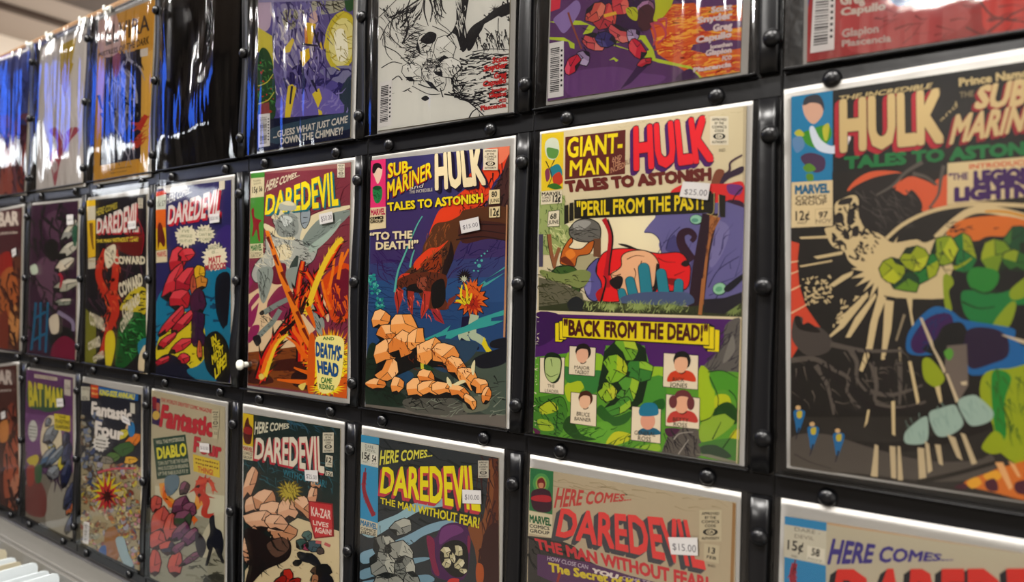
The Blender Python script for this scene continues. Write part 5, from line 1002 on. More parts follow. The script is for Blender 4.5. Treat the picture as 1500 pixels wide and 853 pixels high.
def d12(A):
    A.view(0, 260, .35185)
    A.poly('262128', '360 90 615 60 612 820 352 780'); A.scat('46323c', '380 300 600 300 600 700 370 760', 40, 100, 8, 1.2, 0.7, 3); A.poly('6b6a2c', '352 540 400 600 400 780 352 776')
    A.blob('5a1c24', '440 290 560 230 600 240 580 330 480 300'); 
    for p, w0, w1, sd in (('440 300 410 400 440 480 470 540', 24, 34, 3), ('480 300 480 400 470 500 460 600', 22, 40, 4), ('460 480 480 560 450 640 420 740', 44, 16, 5)): A.flame('24100f', p, w0 + 14, w1 + 14, 8, sd, 1.0); A.flame('a83428', p, w0, w1, 10, sd, 1.0)
    A.scat('c85a38', '410 320 500 320 500 560 430 640', 24, 30, 5, 1.4, 0.4, 8)
    A.blob('b0a02c', '500 540 560 460 610 470 610 560 560 580 520 560'); A.scat('2c2a18', '510 500 610 470 608 570 520 560', 26, 30, 7, 0, 0.3, 4); A.blob('c0b02c', '440 660 470 640 480 700 460 790 440 780')
    A.blob('23502c', '500 600 560 560 611 590 611 700 580 730 520 790 480 780'); A.scat('173820', '500 600 600 580 600 720 500 780', 40, 40, 9, 0.6, 0.9, 5); A.scat('3f8a48', '500 600 600 580 600 720 500 780', 24, 30, 7, 0.6, 0.9, 6)
    A.blob('2c7086', '575 690 608 670 608 720 580 740'); A.blob('c8b898', '580 740 608 700 608 815 578 810')
    for t, q in (('COWARD', '470 330 604 330 606 360 476 360'), ('COWARD', '490 446 590 400 596 444 500 500'), ('COWARD', '508 540 580 480 584 520 512 590'), ('COWARD', '372 560 430 590 440 640 374 610'), ('COWARD', '366 690 416 660 420 700 368 720'), ('COWARD', '500 610 552 540 556 570 506 650'), ('COWARD', '386 750 430 720 436 748 390 770')): A.text(t, q, 'c4bba2', 0.05)
    A.blob('c4bba2', '440 300 480 280 480 340 450 380 436 340'); A.scat('443c38', '445 300 478 290 470 360 450 370', 10, 30, 4, 1.2, 0.3, 7)
    A.poly('c8a42c', '362 96 398 90 398 330 368 336'); A.poly('b8b09c', '364 122 398 118 398 176 366 180'); A.lines('6b4a1c', ['380 190 384 260 390 300'], 16, 6); A.poly('b8b09c', '368 338 398 334 398 378 368 382'); A.text('MARVEL', '370 344 396 342 396 352 370 354', '7a6a3a', 0.0)
    A.text('HERE COMES', '402 132 490 104 488 128 400 162', 'a8983c', 0.02); A.text('DAREDEVIL', '404 176 580 104 578 224 402 232', 'c4bdb4', 0.03, None, 0, 'a02c34', (6, 7)); A.text('THE MAN WITHOUT FEAR!', '402 260 578 246 576 266 402 272', 'c8b03c', 0.04); A.seal('576 86 596 128', 1, '333333', 'b8b09c'); A.lines('8a2430', ['570 160 600 240 590 320', '540 260 600 240'], 5, 3)
BASE[1, 2] = '262128'; DRAW[1, 2] = d12
TAGS[1, 2] = ([187, 324.5, 198.5, 323.2, 199, 334.8, 187.5, 336.5], '$15.00', [188.5, 328, 197.3, 327, 197.6, 331.4, 188.8, 332.6])
def d11(A):
    A.view(0, 260, .35185)
    A.poly('3a2836', '110 100 335 80 320 780 100 750'); A.blob('4f3848', '180 180 240 140 260 260 210 260'); A.blob('5a4050', '150 360 230 330 260 470 220 560 160 480'); A.blob('20181f', '190 270 230 260 240 330 215 350 190 320'); A.scat('241a24', '130 130 310 110 300 740 120 720', 60, 110, 12, 1.2, 0.6, 3)
    # pale cracked ice against plum rock
    for x, y, rx, ry, sd, c in ((290, 220, 22, 60, 3, '8a8a84'), (285, 300, 26, 50, 4, 'a8a496'), (270, 360, 24, 50, 5, 'c4b8a4'), (275, 450, 24, 60, 6, '9a9888'), (262, 520, 18, 40, 7, '7c8074')): A.rock(c, 'c0baaa', '241c24', x, y, rx, ry, sd, .2 * sd, 9, 5)
    A.blob('2f5240', '300 220 320 200 318 280 306 280'); A.line('9a2a38', '245 400 258 420 250 460', 14, 8); A.blob('1d1a26', '200 660 250 620 300 640 300 700 220 700'); A.blob('c0b4a0', '205 590 240 570 245 640 215 650'); A.lines('7c7088', ['240 560 300 600 305 640'], 18, 14); A.blob('6b2438', '220 700 270 660 318 700 318 780 220 770')
    A.blob('b8c4b0', '126 372 150 362 158 396 134 404'); A.lines('245a78', ['150 520 140 640 130 720', '170 520 165 720', '200 520 190 730', '140 590 190 560', '135 680 190 650'], 10, 10)
BASE[1, 1] = '3a2836'; DRAW[1, 1] = d11
TAGS[1, 1] = ([97.5, 315, 107, 314, 107.3, 328.5, 98, 330], '', [99, 320, 105.5, 319.4, 105.7, 324, 99.3, 325])
def d10(A, oy=260):
    A.view(0, oy, .35185)
    A.poly('5c3a30', '-200 90 110 110 90 760 -200 760'); A.poly('4a2c30', '-200 120 100 110 100 330 -200 330'); A.blob('8c2c28', '-10 340 40 310 50 400 10 440'); A.blob('a05a34', '0 420 60 380 80 560 40 640 0 600'); A.blob('b8804c', '40 560 80 540 70 690 40 680'); A.scat('382018', '-20 420 90 380 80 720 -20 720', 40, 80, 12, 1.3, 0.5, 3); A.blob('70362c', '-10 600 30 560 30 740 -10 740')
    A.text('UBAR', '-40 152 78 142 78 196 -40 206', 'c4b8ac', 0.05); A.scrib('-60 232 72 222 72 236 -60 248', 'b4a89c', 12)
BASE[1, 0] = '5c3a30'; DRAW[1, 0] = d10
TAGS[1, 0] = ([17, 366, 23, 363, 24, 373, 18, 377], '', [19, 368.5, 21, 367.5, 21.8, 371.5, 19.8, 372.5])
# ---- bottom row
def d26(A):
    A.view(750, 640, .26667)
    A.poly('a89a80', '90 160 1260 340 1250 1300 80 1300'); A.scat('96886c', '230 220 1200 370 1200 430 230 300', 24, 140, 7, 0.18, 0.1, 3); A.poly('8d6a44', '1212 360 1230 370 1215 900 1195 900')
    A.poly('2f6a42', '100 172 228 184 222 428 94 404'); A.ell('4c8a4c', 160, 255, 46, 54); A.ell('8a9a4c', 160, 258, 30, 40); A.blob('6b2028', '140 240 165 226 182 250 178 280 145 280'); A.blob('b87a5c', '146 258 172 256 170 280 152 282'); A.blob('3c2030', '105 310 150 284 190 290 215 320 210 410 120 400'); A.blob('a02c34', '110 330 160 320 212 330 205 360 115 350'); A.poly('c2b89a', '94 408 222 430 220 556 92 530'); A.text('MARVEL', '96 430 216 450 216 490 96 468', '2a5a3a', 0.05); A.text('COMICS', '96 480 206 496 206 514 96 498', '333333', 0.03); A.text('GROUP', '98 506 206 522 206 540 98 524', '333333', 0.03)
    A.poly('3c3a38', '90 545 240 560 340 600 420 680 560 760 700 860 700 1300 80 1300'); A.scat('201f20', '100 560 400 680 600 800 600 1000 100 1000', 40, 90, 12, 0.6, 0.6, 4)
    A.text('HERE COMES...', '250 284 664 322 656 348 230 388', 'ad4440', 0.035)
    A.text('DAREDEVIL', '268 398 1010 470 1066 724 240 540', 'cf4442', 0.03, None, 0, '45464a', (-26, 22))
    A.text('THE MAN WITHOUT FEAR!', '124 560 1080 774 1080 850 136 612', 'b83c40', 0.045)
    A.poly('553a58', '140 644 420 690 640 760 900 830 900 1100 140 760'); A.text('HOW CLOSE CAN', '196 656 420 706 418 728 194 678', 'a89aa8', 0.02); A.text('YOU', '440 722 588 760 580 784 436 742', 'd0c4bc', 0.07); A.text('COME TO...', '606 764 790 800 788 822 604 786', 'a89aa8', 0.02); A.text('The Secret of KA-ZAR!', '200 692 900 830 900 872 204 738', 'c4b03a', 0.045); A.line('8a3a34', '265 745 250 800', 16, 12)
    A.seal('1030 402 1152 575', 1, '2f2d2a', 'b4a88c'); A.poly('b4a88c', '1056 584 1142 598 1138 698 1054 680'); A.text('13', '1080 606 1120 612 1116 644 1078 636', '2a2a2a', 0.03); A.text('FEB', '1072 650 1124 660 1122 676 1070 666', '2a2a2a', 0.02); A.text('IND.', '1078 698 1124 706 1122 720 1078 712', '4a4640', 0.0)
BASE[2, 6] = 'a89a80'; DRAW[2, 6] = d26
TAGS[2, 6] = ([978.5, 787.3, 1021.5, 788, 1022.3, 814.5, 983, 812.5], '$15.00', [984.5, 796, 1019.5, 799, 1019.5, 810, 985.5, 805.5])
def d25(A):
    A.view(340, 580, .32)
    A.poly('33373a', '590 170 1230 270 1230 1300 580 1300'); A.scat('262a2c', '680 200 1200 300 1200 600 680 600', 40, 120, 10, 0.2, 0.4, 3)
    A.blob('8aaab4', '590 620 690 570 760 540 840 490 960 470 1000 500 880 520 800 560 730 600 640 650'); A.blob('7c9cac', '590 720 680 690 800 640 900 590 1000 570 1060 600 1000 600 880 640 820 680 700 740 600 770'); A.blob('7090a0', '590 800 700 770 860 740 900 750 760 790 640 830 590 840', '600 850 800 830 900 820 900 860 600 900'); A.poly('5a3226', '1175 285 1215 290 1230 600 1228 1000 1120 900 1130 700 1160 560'); A.blob('7a4a30', '1180 300 1200 360 1190 500 1160 620 1130 800 1110 700 1080 600 1150 560'); A.scat('3a1c16', '1140 300 1225 300 1220 850 1110 850', 40, 110, 9, 1.5, 0.2, 4); A.blob('3a2020', '1150 640 1228 600 1228 900 1140 900')
    # grey boulders and a violet tent-like fold round pale bones of stone
    for x, y, rx, ry, sd in ((775, 600, 40, 56, 3), (700, 690, 60, 60, 4), (770, 720, 60, 70, 5), (690, 780, 60, 70, 6), (790, 790, 60, 60, 7), (720, 860, 70, 60, 8), (820, 850, 40, 50, 9)): A.rock(('84867f', '767872', '8e8f86')[sd % 3], 'a8a89c', '2a2c2c', x, y, rx, ry, sd, .4 * sd, 9, 5)
    A.scat('3a3c3a', '660 600 830 640 830 850 650 850', 50, 40, 5, 0.7, 0.8, 5)
    A.blob('4a2a50', '890 640 930 650 960 600 1020 580 1080 610 1090 720 1060 840 960 840 910 800 930 720'); A.blob('6b3a6c', '960 610 1020 590 1060 620 1000 650 950 680'); A.blob('7a2c48', '890 650 925 660 930 740 950 820 920 800', '1080 640 1092 660 1086 720 1078 700'); A.blob('1c1a20', '960 690 1020 660 1075 690 1080 790 1050 830 1000 820 955 760')
    for x, y, rx, ry, sd in ((980, 715, 30, 26, 3), (1035, 710, 30, 26, 4), (985, 765, 26, 24, 5), (1040, 770, 28, 24, 6), (1010, 740, 16, 30, 7), (1060, 800, 20, 16, 8)): A.rock('b4ac88', 'cfc8a8', '201c20', x, y, rx, ry, sd, .4 * sd, 8, 4)
    A.blob('b83a34', '990 845 1010 835 1040 840 1030 860 990 860'); A.blob('a0502c', '1120 770 1150 780 1150 850 1120 850')
    A.poly('3a86ac', '592 174 674 190 674 224 592 212'); A.poly('bcbcae', '592 212 672 226 670 330 590 312'); A.poly('3a86ac', '590 312 670 330 668 584 588 560'); A.poly('bcb49c', '588 560 668 584 664 646 586 630'); A.text('DARE -', '610 222 658 232 658 246 610 236', '5a5a58', 0.0); A.text('DEVIL', '612 240 658 250 658 262 612 252', '5a5a58', 0.0); A.text('15¢', '596 258 632 262 630 292 596 288', '2a2a2a', 0.03); A.poly('d0ccbe', '636 264 666 272 664 322 634 314'); A.text('54', '642 272 662 276 660 304 640 300', '2a2a2a', 0.03); A.text('JULY', '640 304 664 310 662 318 638 312', '3a3a3a', 0.0); A.text('IND.', '600 298 622 302 622 308 600 304', '4a4a48', 0.0)
    A.flame('8c3038', '610 350 604 420 620 480 650 550', 16, 20, 7, 3, 1.3); A.lines('6b2430', ['612 330 606 400'], 5, 5); A.text('MARVEL', '590 568 666 590 664 612 588 590', '2a6a90', 0.04); A.text('COMICS', '590 600 660 616 658 628 590 612', '333333', 0.02); A.text('GROUP', '592 616 660 632 658 646 590 630', '333333', 0.02)
    A.text('HERE COMES...', '682 252 920 248 918 276 676 316', 'ccc64c', 0.03); A.text('DAREDEVIL', '690 330 1124 326 1140 524 678 440', 'd8cc22', 0.03, None, 0, 'b03c48', (-10, 14)); A.text('THE MAN WITHOUT FEAR!', '680 466 1136 560 1132 606 680 492', 'ccc02c', 0.03)
    A.seal('1128 296 1176 376', 1, '333333', 'b4ae9e')
BASE[2, 5] = '33373a'; DRAW[2, 5] = d25
TAGS[2, 5] = ([677, 717.5, 704.3, 718.8, 705, 738.8, 677.5, 737.5], '$10.00', [681, 724.5, 702, 726, 702, 733, 681, 732])
def d24(A):
    A.view(340, 580, .32)
    A.poly('24302f', '50 80 500 150 495 640 45 600'); A.scat('2f5660', '60 260 490 300 490 480 60 400', 60, 70, 5, 0.7, 0.9, 3); A.scat('34586a', '260 100 480 150 400 180 260 160', 20, 60, 5, 0.7, 0.5, 4)
    A.poly('c4b490', '180 640 300 560 360 580 490 620 495 1300 40 1300 60 800'); A.scat('8c7e60', '180 700 480 660 490 1000 160 1000', 40, 14, 4, 0.5, 0.9, 5)
    # tan cliffs with dark gullies and a golden shrub
    for x, y, rx, ry, sd, a in ((80, 400, 30, 90, 3, .3), (95, 500, 44, 50, 4, .2), (150, 480, 60, 60, 5, .5), (190, 540, 70, 60, 6, .4), (260, 520, 60, 60, 7, .2), (330, 510, 60, 44, 8, .8), (370, 450, 24, 60, 9, .2), (130, 570, 80, 50, 10, .1), (230, 620, 70, 50, 11, .3), (90, 690, 44, 90, 12, .1), (200, 580, 60, 40, 13, .2), (384, 405, 26, 20, 14, .2)): A.rock(('bf8c6c', 'c89a7a', 'b58260')[sd % 3], 'd4ac8c', '2c1c16', x, y, rx, ry, sd, a, 9, 5)
    A.blob('2a211f', '55 620 110 610 180 650 260 660 270 720 240 760 150 800 90 860 60 860 80 760'); A.blob('5a443a', '160 680 240 650 260 700 200 740'); A.scat('171312', '60 600 260 640 240 780 80 820', 30, 60, 8, 0.8, 0.7, 6)
    A.burst('6b5a24', 265, 440, 36, 66, 16, 7, ry=.9); A.burst('a8983c', 262, 436, 30, 58, 16, 8, ry=.9); A.scat('5a4c1c', '220 400 310 400 310 490 230 490', 22, 40, 5, 1.1, 0.4, 9)
    A.poly('7a1c28', '350 480 462 494 468 645 378 655 352 560'); A.poly('b03438', '356 486 456 500 460 640 382 648 358 556'); A.text('KA-ZAR', '362 508 454 528 452 566 364 548', 'd4c0b4', 0.03); A.text('LIVES', '370 570 444 584 442 604 372 590', 'd4c0b4', 0.03); A.text('AGAIN!', '378 600 456 614 456 638 380 624', 'd4c0b4', 0.03)
    for x, y, rx, ry, sd, c in ((345, 640, 26, 24, 3, '44605c'), (320, 680, 30, 30, 4, '3f5450'), (350, 690, 20, 30, 5, '8a3a54'), (375, 690, 26, 40, 6, '3c5058'), (330, 740, 22, 40, 7, '2b2c30'), (372, 750, 20, 50, 8, '26272c'), (300, 765, 22, 16, 9, '222226'), (405, 710, 18, 20, 10, '504440')): A.rock(c, c, '1c1c20', x, y, rx, ry, sd, .3 * sd, 8, 4)
    for x, y, rx, ry, sd, c in ((385, 800, 22, 26, 3, '4a3a30'), (420, 800, 34, 40, 4, '202126'), (430, 850, 40, 40, 5, '232428'), (380, 840, 24, 20, 6, '9a6a4c'), (250, 830, 44, 34, 7, 'a83028'), (220, 850, 40, 24, 8, '8a2824'), (290, 850, 30, 20, 9, '8a2824')): A.rock(c, c, '1c1416', x, y, rx, ry, sd, .3 * sd, 8, 4)
    A.lines('b05a58', ['385 668 410 672', '425 676 450 688'], 14, 14)
    A.poly('c4a82c', '52 78 100 88 98 234 50 224'); A.blob('4c2420', '66 110 76 100 82 130 96 150 94 180 86 220 62 216 52 180 56 150'); A.blob('8a2c2c', '54 150 74 142 94 156 90 176 60 172'); A.poly('c2b89a', '50 224 98 234 98 298 48 288'); A.text('MARVEL', '50 228 96 240 96 258 50 246', '8a2830', 0.04); A.text('COMICS', '50 254 94 262 94 274 50 266', '333333', 0.02); A.text('GROUP', '52 272 94 280 94 292 52 284', '333333', 0.02)
    A.text('HERE COMES', '108 120 264 128 262 148 104 176', 'c8c4ac', 0.03); A.text('DAREDEVIL', '112 196 420 190 426 350 104 284', 'cdc6b4', 0.03, None, 0, 'a83440', (-7, 9)); A.text('WITHOUT FEAR!', '236 336 436 390 434 420 236 362', '2f6a78', 0.03)
    A.seal('418 168 468 260', 1, '2c2c2c', 'c2bca8'); A.poly('c2bca8', '432 270 464 276 462 328 430 322', '432 342 464 348 464 370 430 364'); A.text('12', '436 280 460 284 458 306 434 302', '222222', 0.03); A.text('JAN', '438 308 460 312 458 320 436 316', '333333', 0.0); A.text('12¢', '436 348 462 352 460 366 434 362', '222222', 0.02)
BASE[2, 4] = '24302f'; DRAW[2, 4] = d24
TAGS[2, 4] = ([446, 689, 465.2, 689.3, 466, 706.5, 447.2, 704.3], '$25.00', [448.5, 694.5, 464, 697, 464, 703, 448.8, 700.8])
def d23(A):
    A.view(0, 530, .37849)
    A.poly('a39a80', '585 110 877 170 875 900 580 860'); A.poly('8c8a78', '585 560 875 600 872 900 580 860'); A.scat('7d7a68', '590 640 870 640 870 860 590 840', 30, 60, 8, 0.2, 0.5, 3); A.poly('b4b098', '600 480 870 520 870 620 600 560')
    A.poly('33284a', '588 136 620 144 618 250 588 240'); A.blob('7a2a34', '590 140 605 140 604 180 592 180'); A.ell('b89a4c', 604, 208, 14, 18); A.blob('a05a4c', '606 160 618 165 616 190 606 190')
    A.text("THE WORLD'S GREATEST COMIC MAGAZINE!", '624 140 822 186 820 200 622 154', 'a0343a', 0.03); A.text('Fantastic', '628 170 826 220 822 288 616 246', 'a8343c', 0.05, '5a2028', 0.012); A.text('Four', '752 292 860 320 856 372 748 346', 'a8343c', 0.05, '5a2028', 0.012)
    A.poly('2c4238', '592 298 718 282 738 436 608 456'); A.text('WILL THE MYSTERIOUS', '604 306 712 292 714 306 606 320', 'b8b49c', 0.02); A.text('DIABLO', '606 336 720 316 724 362 610 376', 'c8c03c', 0.04)
    for i, t in enumerate(('TURN OUT TO BE THE VILLAIN', 'WHO SUCCEEDS IN BREAKING', 'UP THE FABULOUS F.F.?!!')): A.text(t, [612, 388 + 20 * i, 728, 374 + 21 * i, 729, 388 + 21 * i, 613, 402 + 20 * i], 'b8b49c', 0.01)
    A.poly('c0a83c', '748 358 850 384 852 450 750 424'); A.scrib('756 370 846 392 846 402 756 380', '6b4a2c', 10); A.scrib('756 386 846 408 846 418 756 396', '6b4a2c', 10, 2); A.text('THING!', '766 404 826 420 826 440 766 424', 'a83a34', 0.03)
    # red rock stacks, a plum cairn, flame and pale smoke
    A.flame('c88a3c', '630 470 640 520 690 560 760 560 775 500', 26, 30, 10, 3, 1.2); A.flame('c8622c', '640 480 640 530 690 575 740 600 760 620', 14, 20, 8, 4, 1.2); A.flame('a83a30', '790 450 770 500 800 540 790 590 830 600', 40, 14, 12, 5, 1.2); A.flame('b84a38', '760 470 810 460 830 500', 20, 12, 8, 6, 1.2)
    for x, y, rx, ry, sd, a in ((604, 550, 24, 36, 3, .1), (620, 620, 40, 60, 4, .2), (660, 640, 28, 60, 5, .1), (610, 690, 34, 40, 6, .2), (600, 780, 24, 60, 8, .1), (680, 780, 30, 60, 9, .2), (650, 720, 34, 30, 10, .1)): A.rock('a8504a' if sd != 10 else '3a3a48', 'b8564a', '38201c', x, y, rx, ry, sd, a, 9, 4)
    for x, y, rx, ry, sd, c in ((714, 490, 20, 30, 3, '4c3a3c'), (700, 560, 34, 44, 4, '5a3448'), (735, 570, 30, 30, 5, '6b3c50'), (710, 610, 34, 40, 6, '3c4a38'), (700, 660, 26, 50, 7, '5c3450'), (735, 680, 22, 50, 8, '5c3450'), (690, 720, 16, 40, 9, '6b4058'), (745, 760, 14, 60, 10, '6b4058')): A.rock(c, '7a4c60', '2a1c24', x, y, rx, ry, sd, .1 * sd, 9, 4)
    A.blob('5c6e78', '640 450 690 440 690 490 650 520'); A.ell('b0aa92', 830, 670, 40, 100, 0.5); A.blob('24262c', '812 610 830 595 836 640 860 660 866 720 850 760 830 720 810 730 800 700 815 660'); A.blob('302c30', '760 660 790 680 800 720 780 760 760 720'); A.lines('26262a', ['820 720 800 790', '850 740 866 780'], 14, 10); A.blob('3a3a34', '790 840 830 820 872 830 872 880 800 880'); A.scat('4c4a40', '740 740 870 760 870 850 740 850', 20, 40, 6, 0.2, 0.6, 7)
    A.seal('822 188 850 258', 1, '3a3832', 'b0a88c'); A.poly('b0a88c', '826 262 846 266 844 300 826 296'); A.text('35', '830 270 844 273 842 284 829 281', '222222', 0.0)
BASE[2, 3] = 'a39a80'; DRAW[2, 3] = d23
TAGS[2, 3] = ([292, 648.8, 306, 650.2, 306.5, 664, 292.5, 661.8], '$10.00', [293.5, 653.5, 304.8, 655.2, 304.9, 660, 293.7, 658.3])
def d22(A):
    A.view(0, 530, .37849)
    A.poly('2a2c34', '314 80 548 130 545 420 312 400'); A.poly('94886a', '312 380 548 410 545 820 312 720')
    rd = random.Random(9); cols = ('a8966c', 'b8aa78', '8a765a', 'b0a23c', '9c5a3c', '8a8a74', '44506c', 'b4a890', '7a3a34', 'b88a4c', '94909c', 'b47a84')
    L = A.layer
    for i in range(330):
        A.layer = L + (i % 40) * 5
        y = rd.uniform(400, 800); x = rd.uniform(318, 545)
        A.rock(cols[rd.randrange(12)], cols[rd.randrange(12)], '5c5040', x, y, rd.uniform(7, 15), rd.uniform(9, 20), i, rd.uniform(0, 3), 7, 1.2)
    L = A.layer = L + 205
    for i in range(40):
        A.layer = L + (i % 10) * 5
        A.rock(('3a4668', '5c4a3c', '7a6a50', '6b7488')[i % 4], '8a8678', '40403c', rd.uniform(318, 390), rd.uniform(180, 520), rd.uniform(8, 18), rd.uniform(10, 24), i + 200, rd.uniform(0, 3), 7, 1.4)
    A.layer = L + 60
    A.burst('c4b42c', 415, 500, 26, 64, 14, 3, ry=1.2); A.burst('a83438', 415, 520, 24, 50, 11, 4, ry=1.4); A.burst('3a2420', 418, 520, 12, 30, 9, 5, ry=1.3); A.blob('8a5a34', '410 660 450 640 470 720 440 790 410 740'); A.blob('3f5a8c', '390 720 412 712 412 760 385 750'); A.blob('8cA0a4', '450 690 480 680 500 740 520 790 480 780'); A.line('b05058', '380 430 440 415 530 412', 10, 6)
    for x, y, rx, ry, sd, c in ((505, 250, 16, 26, 3, 'c8a884'), (515, 310, 24, 50, 4, 'c8742c'), (478, 280, 18, 30, 5, 'c0b43c'), (480, 340, 26, 50, 6, '3a5a34'), (440, 370, 24, 30, 7, '4c6a38'), (505, 380, 16, 34, 8, 'c89a34'), (415, 380, 16, 34, 9, '7a7468')): A.rock(c, c, '20201c', x, y, rx, ry, sd, .2 * sd, 8, 3)
    A.ell('2a6ea0', 512, 262, 14, 30)
    A.poly('1f5a94', '384 96 538 124 538 152 386 126'); A.text('KING-SIZE ANNUAL!', '390 108 526 126 524 146 388 128', 'ccc42c', 0.04); A.poly('b0442c', '354 88 384 92 384 142 356 138'); A.scrib('358 96 382 100 382 112 358 108', 'd8a85c', 4); A.scrib('358 116 382 120 382 132 358 128', 'd8a85c', 4, 3); A.poly('b0ac9c', '318 96 352 98 350 150 318 150'); A.text('MARVEL', '320 100 350 102 350 112 320 110', '55524a', 0.0); A.text('60¢', '322 130 344 134 344 150 322 148', '3a3a3a', 0.0)
    A.text('Fantastic', '358 156 514 188 512 232 356 202', 'cfc8c0', 0.05); A.text('Four', '372 230 484 262 480 304 370 280', 'cfc8c0', 0.05); A.poly('b8b4a8', '508 158 526 162 526 202 508 198'); A.burst('c8c4bc', 394, 314, 26, 34, 14, 6, ry=1.1); A.bars('328 618 350 622 346 708 324 700', 16, 8)
    for i in range(3): A.scrib([374, 296 + 14 * i, 414, 303 + 14 * i, 414, 312 + 14 * i, 374, 305 + 14 * i], '2a2a2a', 6, i)
BASE[2, 2] = '4a4640'; DRAW[2, 2] = d22
TAGS[2, 2] = ([178.5, 608.5, 189.5, 614.5, 191, 624, 179.5, 618.5], '', [180, 612, 188.6, 616.8, 189, 620.5, 180.6, 615.8])
def d21(A):
    A.view(0, 530, .37849)
    A.poly('5a3a5e', '98 30 287 60 287 690 98 605'); A.poly('6b4870', '100 200 280 220 280 420 100 400'); A.poly('6f685e', '100 440 285 430 287 690 98 605'); A.blob('8a857a', '200 470 285 500 287 680 180 640'); A.blob('6b3f3c', '100 480 150 460 180 520 170 600 100 580'); A.scat('3c2c40', '100 380 280 380 280 480 100 480', 24, 60, 10, 1.3, 0.4, 3)
    A.ell('c4b89c', 198, 310, 42, 104, 0.0); A.blob('b8ac3c', '230 340 246 330 246 400 225 420')
    # grey-blue standing stone before the pale disc; dark navy posts at the right
    for x, y, rx, ry, sd, c in ((186, 235, 12, 20, 3, '6a7078'), (195, 285, 26, 44, 4, '6c7076'), (200, 330, 18, 14, 5, 'b4a43c'), (185, 370, 18, 50, 6, '3c5a78'), (212, 370, 18, 60, 7, '54606c'), (205, 430, 24, 34, 8, '6a6c70')): A.rock(c, '8a9096', '22242c', x, y, rx, ry, sd, .1 * sd, 9, 4)
    for x, y, rx, ry, sd, c in ((255, 300, 16, 30, 3, '2a2e44'), (258, 360, 20, 50, 4, '30344c'), (256, 430, 20, 60, 5, '2a2e44'), (268, 520, 16, 60, 6, '34384c'), (270, 570, 14, 30, 7, 'a8603c'), (270, 630, 14, 50, 8, '3a3e54')): A.rock(c, '454a64', '1c1c28', x, y, rx, ry, sd, .05 * sd, 9, 4)
    A.blob('b0a03c', '104 380 140 360 150 380 130 410'); A.blob('8a4038', '105 410 135 405 130 470 108 480'); A.blob('3c5a40', '135 410 160 400 160 460 140 470'); A.ell('b8b8b0', 128, 268, 18, 42); 
    for i in range(4): A.scrib([114, 246 + 13 * i, 142, 250 + 13 * i, 142, 257 + 13 * i, 114, 253 + 13 * i], '4a4a4a', 5, i)
    A.blob('3c5240', '104 140 112 90 150 110 170 88 200 110 240 100 246 170 220 190 180 196 150 186 120 180'); A.poly('b8ac9a', '134 48 222 62 222 74 134 62'); A.scrib('140 52 216 64 216 71 140 59', '4a3c40', 10); A.text('BAT MAN', '110 80 242 110 240 174 112 168', 'b8ac3c', 0.05)
    A.poly('b0a89c', '250 68 274 72 274 134 250 128'); A.text('12¢', '254 90 272 94 272 108 254 104', '2a2a2a', 0.0); A.poly('c0ae34', '210 200 272 210 272 272 212 262'); A.text('THE', '228 208 256 212 256 222 228 218', '2a2a24', 0.02); A.text('FUGITIVE', '216 222 270 230 270 244 216 236', '2a2a24', 0.03); A.text('GUARDIAN!', '216 242 270 250 270 264 216 256', '2a2a24', 0.03)
BASE[2, 1] = '5a3a5e'; DRAW[2, 1] = d21
TAGS[2, 1] = ([82.5, 584.5, 92, 583.5, 93, 596, 83, 596.5], '', [84, 588.5, 91, 588, 91.4, 592, 84.2, 592.6])
def d20(A):
    A.view(0, 530, .37849)
    A.poly('4a2f2c', '-200 30 70 40 85 600 -200 560'); A.blob('7c4034', '20 210 50 160 70 260 60 330 20 330'); A.blob('96503a', '20 330 70 300 78 560 40 570 15 500'); A.blob('a87058', '40 470 74 440 78 570 44 560'); A.scat('33201c', '-20 200 76 200 80 570 -20 540', 40, 80, 12, 1.4, 0.4, 3); A.blob('b87a44', '0 240 30 230 30 300 0 310')
    A.text('UBAR', '-60 34 48 36 48 86 -60 84', 'b8aca4', 0.05); A.scrib('-60 112 44 104 44 118 -60 126', 'a89c94', 10)
BASE[2, 0] = '4a2f2c'; DRAW[2, 0] = d20
TAGS[2, 0] = ([1, 604.5, 7, 602, 8, 612, 2, 615], '', [3, 606.5, 5, 605.5, 5.6, 609.5, 3.6, 610.5])
def d27(A):
    A.view(1080, 680, .28)
    A.poly('aaa28c', '245 270 1600 480 1600 1600 235 1600'); A.poly('b08a64', '245 268 1600 470 1600 486 245 282')
    A.poly('2f78a4', '248 272 468 306 466 352 248 316'); A.poly('b4ae9c', '248 316 466 352 464 532 246 486'); A.poly('2f78a4', '246 486 464 532 464 1200 240 1200'); A.flame('8c2c38', '300 520 290 600 320 700', 30, 40, 6, 3, 1.2); A.lines('6b2430', ['304 500 290 580'], 8, 8)
    A.text('DARE -', '300 330 436 352 434 372 300 350', '6b665c', 0.0); A.text('DEVIL', '300 366 402 382 402 400 300 386', '6b665c', 0.0); A.text('15¢', '264 398 348 410 344 462 262 446', '2a2a2a', 0.02); A.poly('c8c2b0', '366 426 458 446 456 520 364 500'); A.text('58', '390 440 434 448 430 486 386 476', '2a2a2a', 0.03); A.text('NOV.', '372 488 452 506 450 516 370 498', '3a3a3a', 0.0); A.text('IND.', '284 474 320 482 318 494 284 486', '3a3a3a', 0.0)
    A.text('HERE COMES...', '498 396 1136 482 1130 504 470 520', '3c3474', 0.04); A.text('DAREDEVIL', '520 560 1900 560 1960 1000 470 850', 'c0302a', 0.03, None, 0, '24222a', (-36, 26))
BASE[2, 7] = 'aaa28c'; DRAW[2, 7] = d27
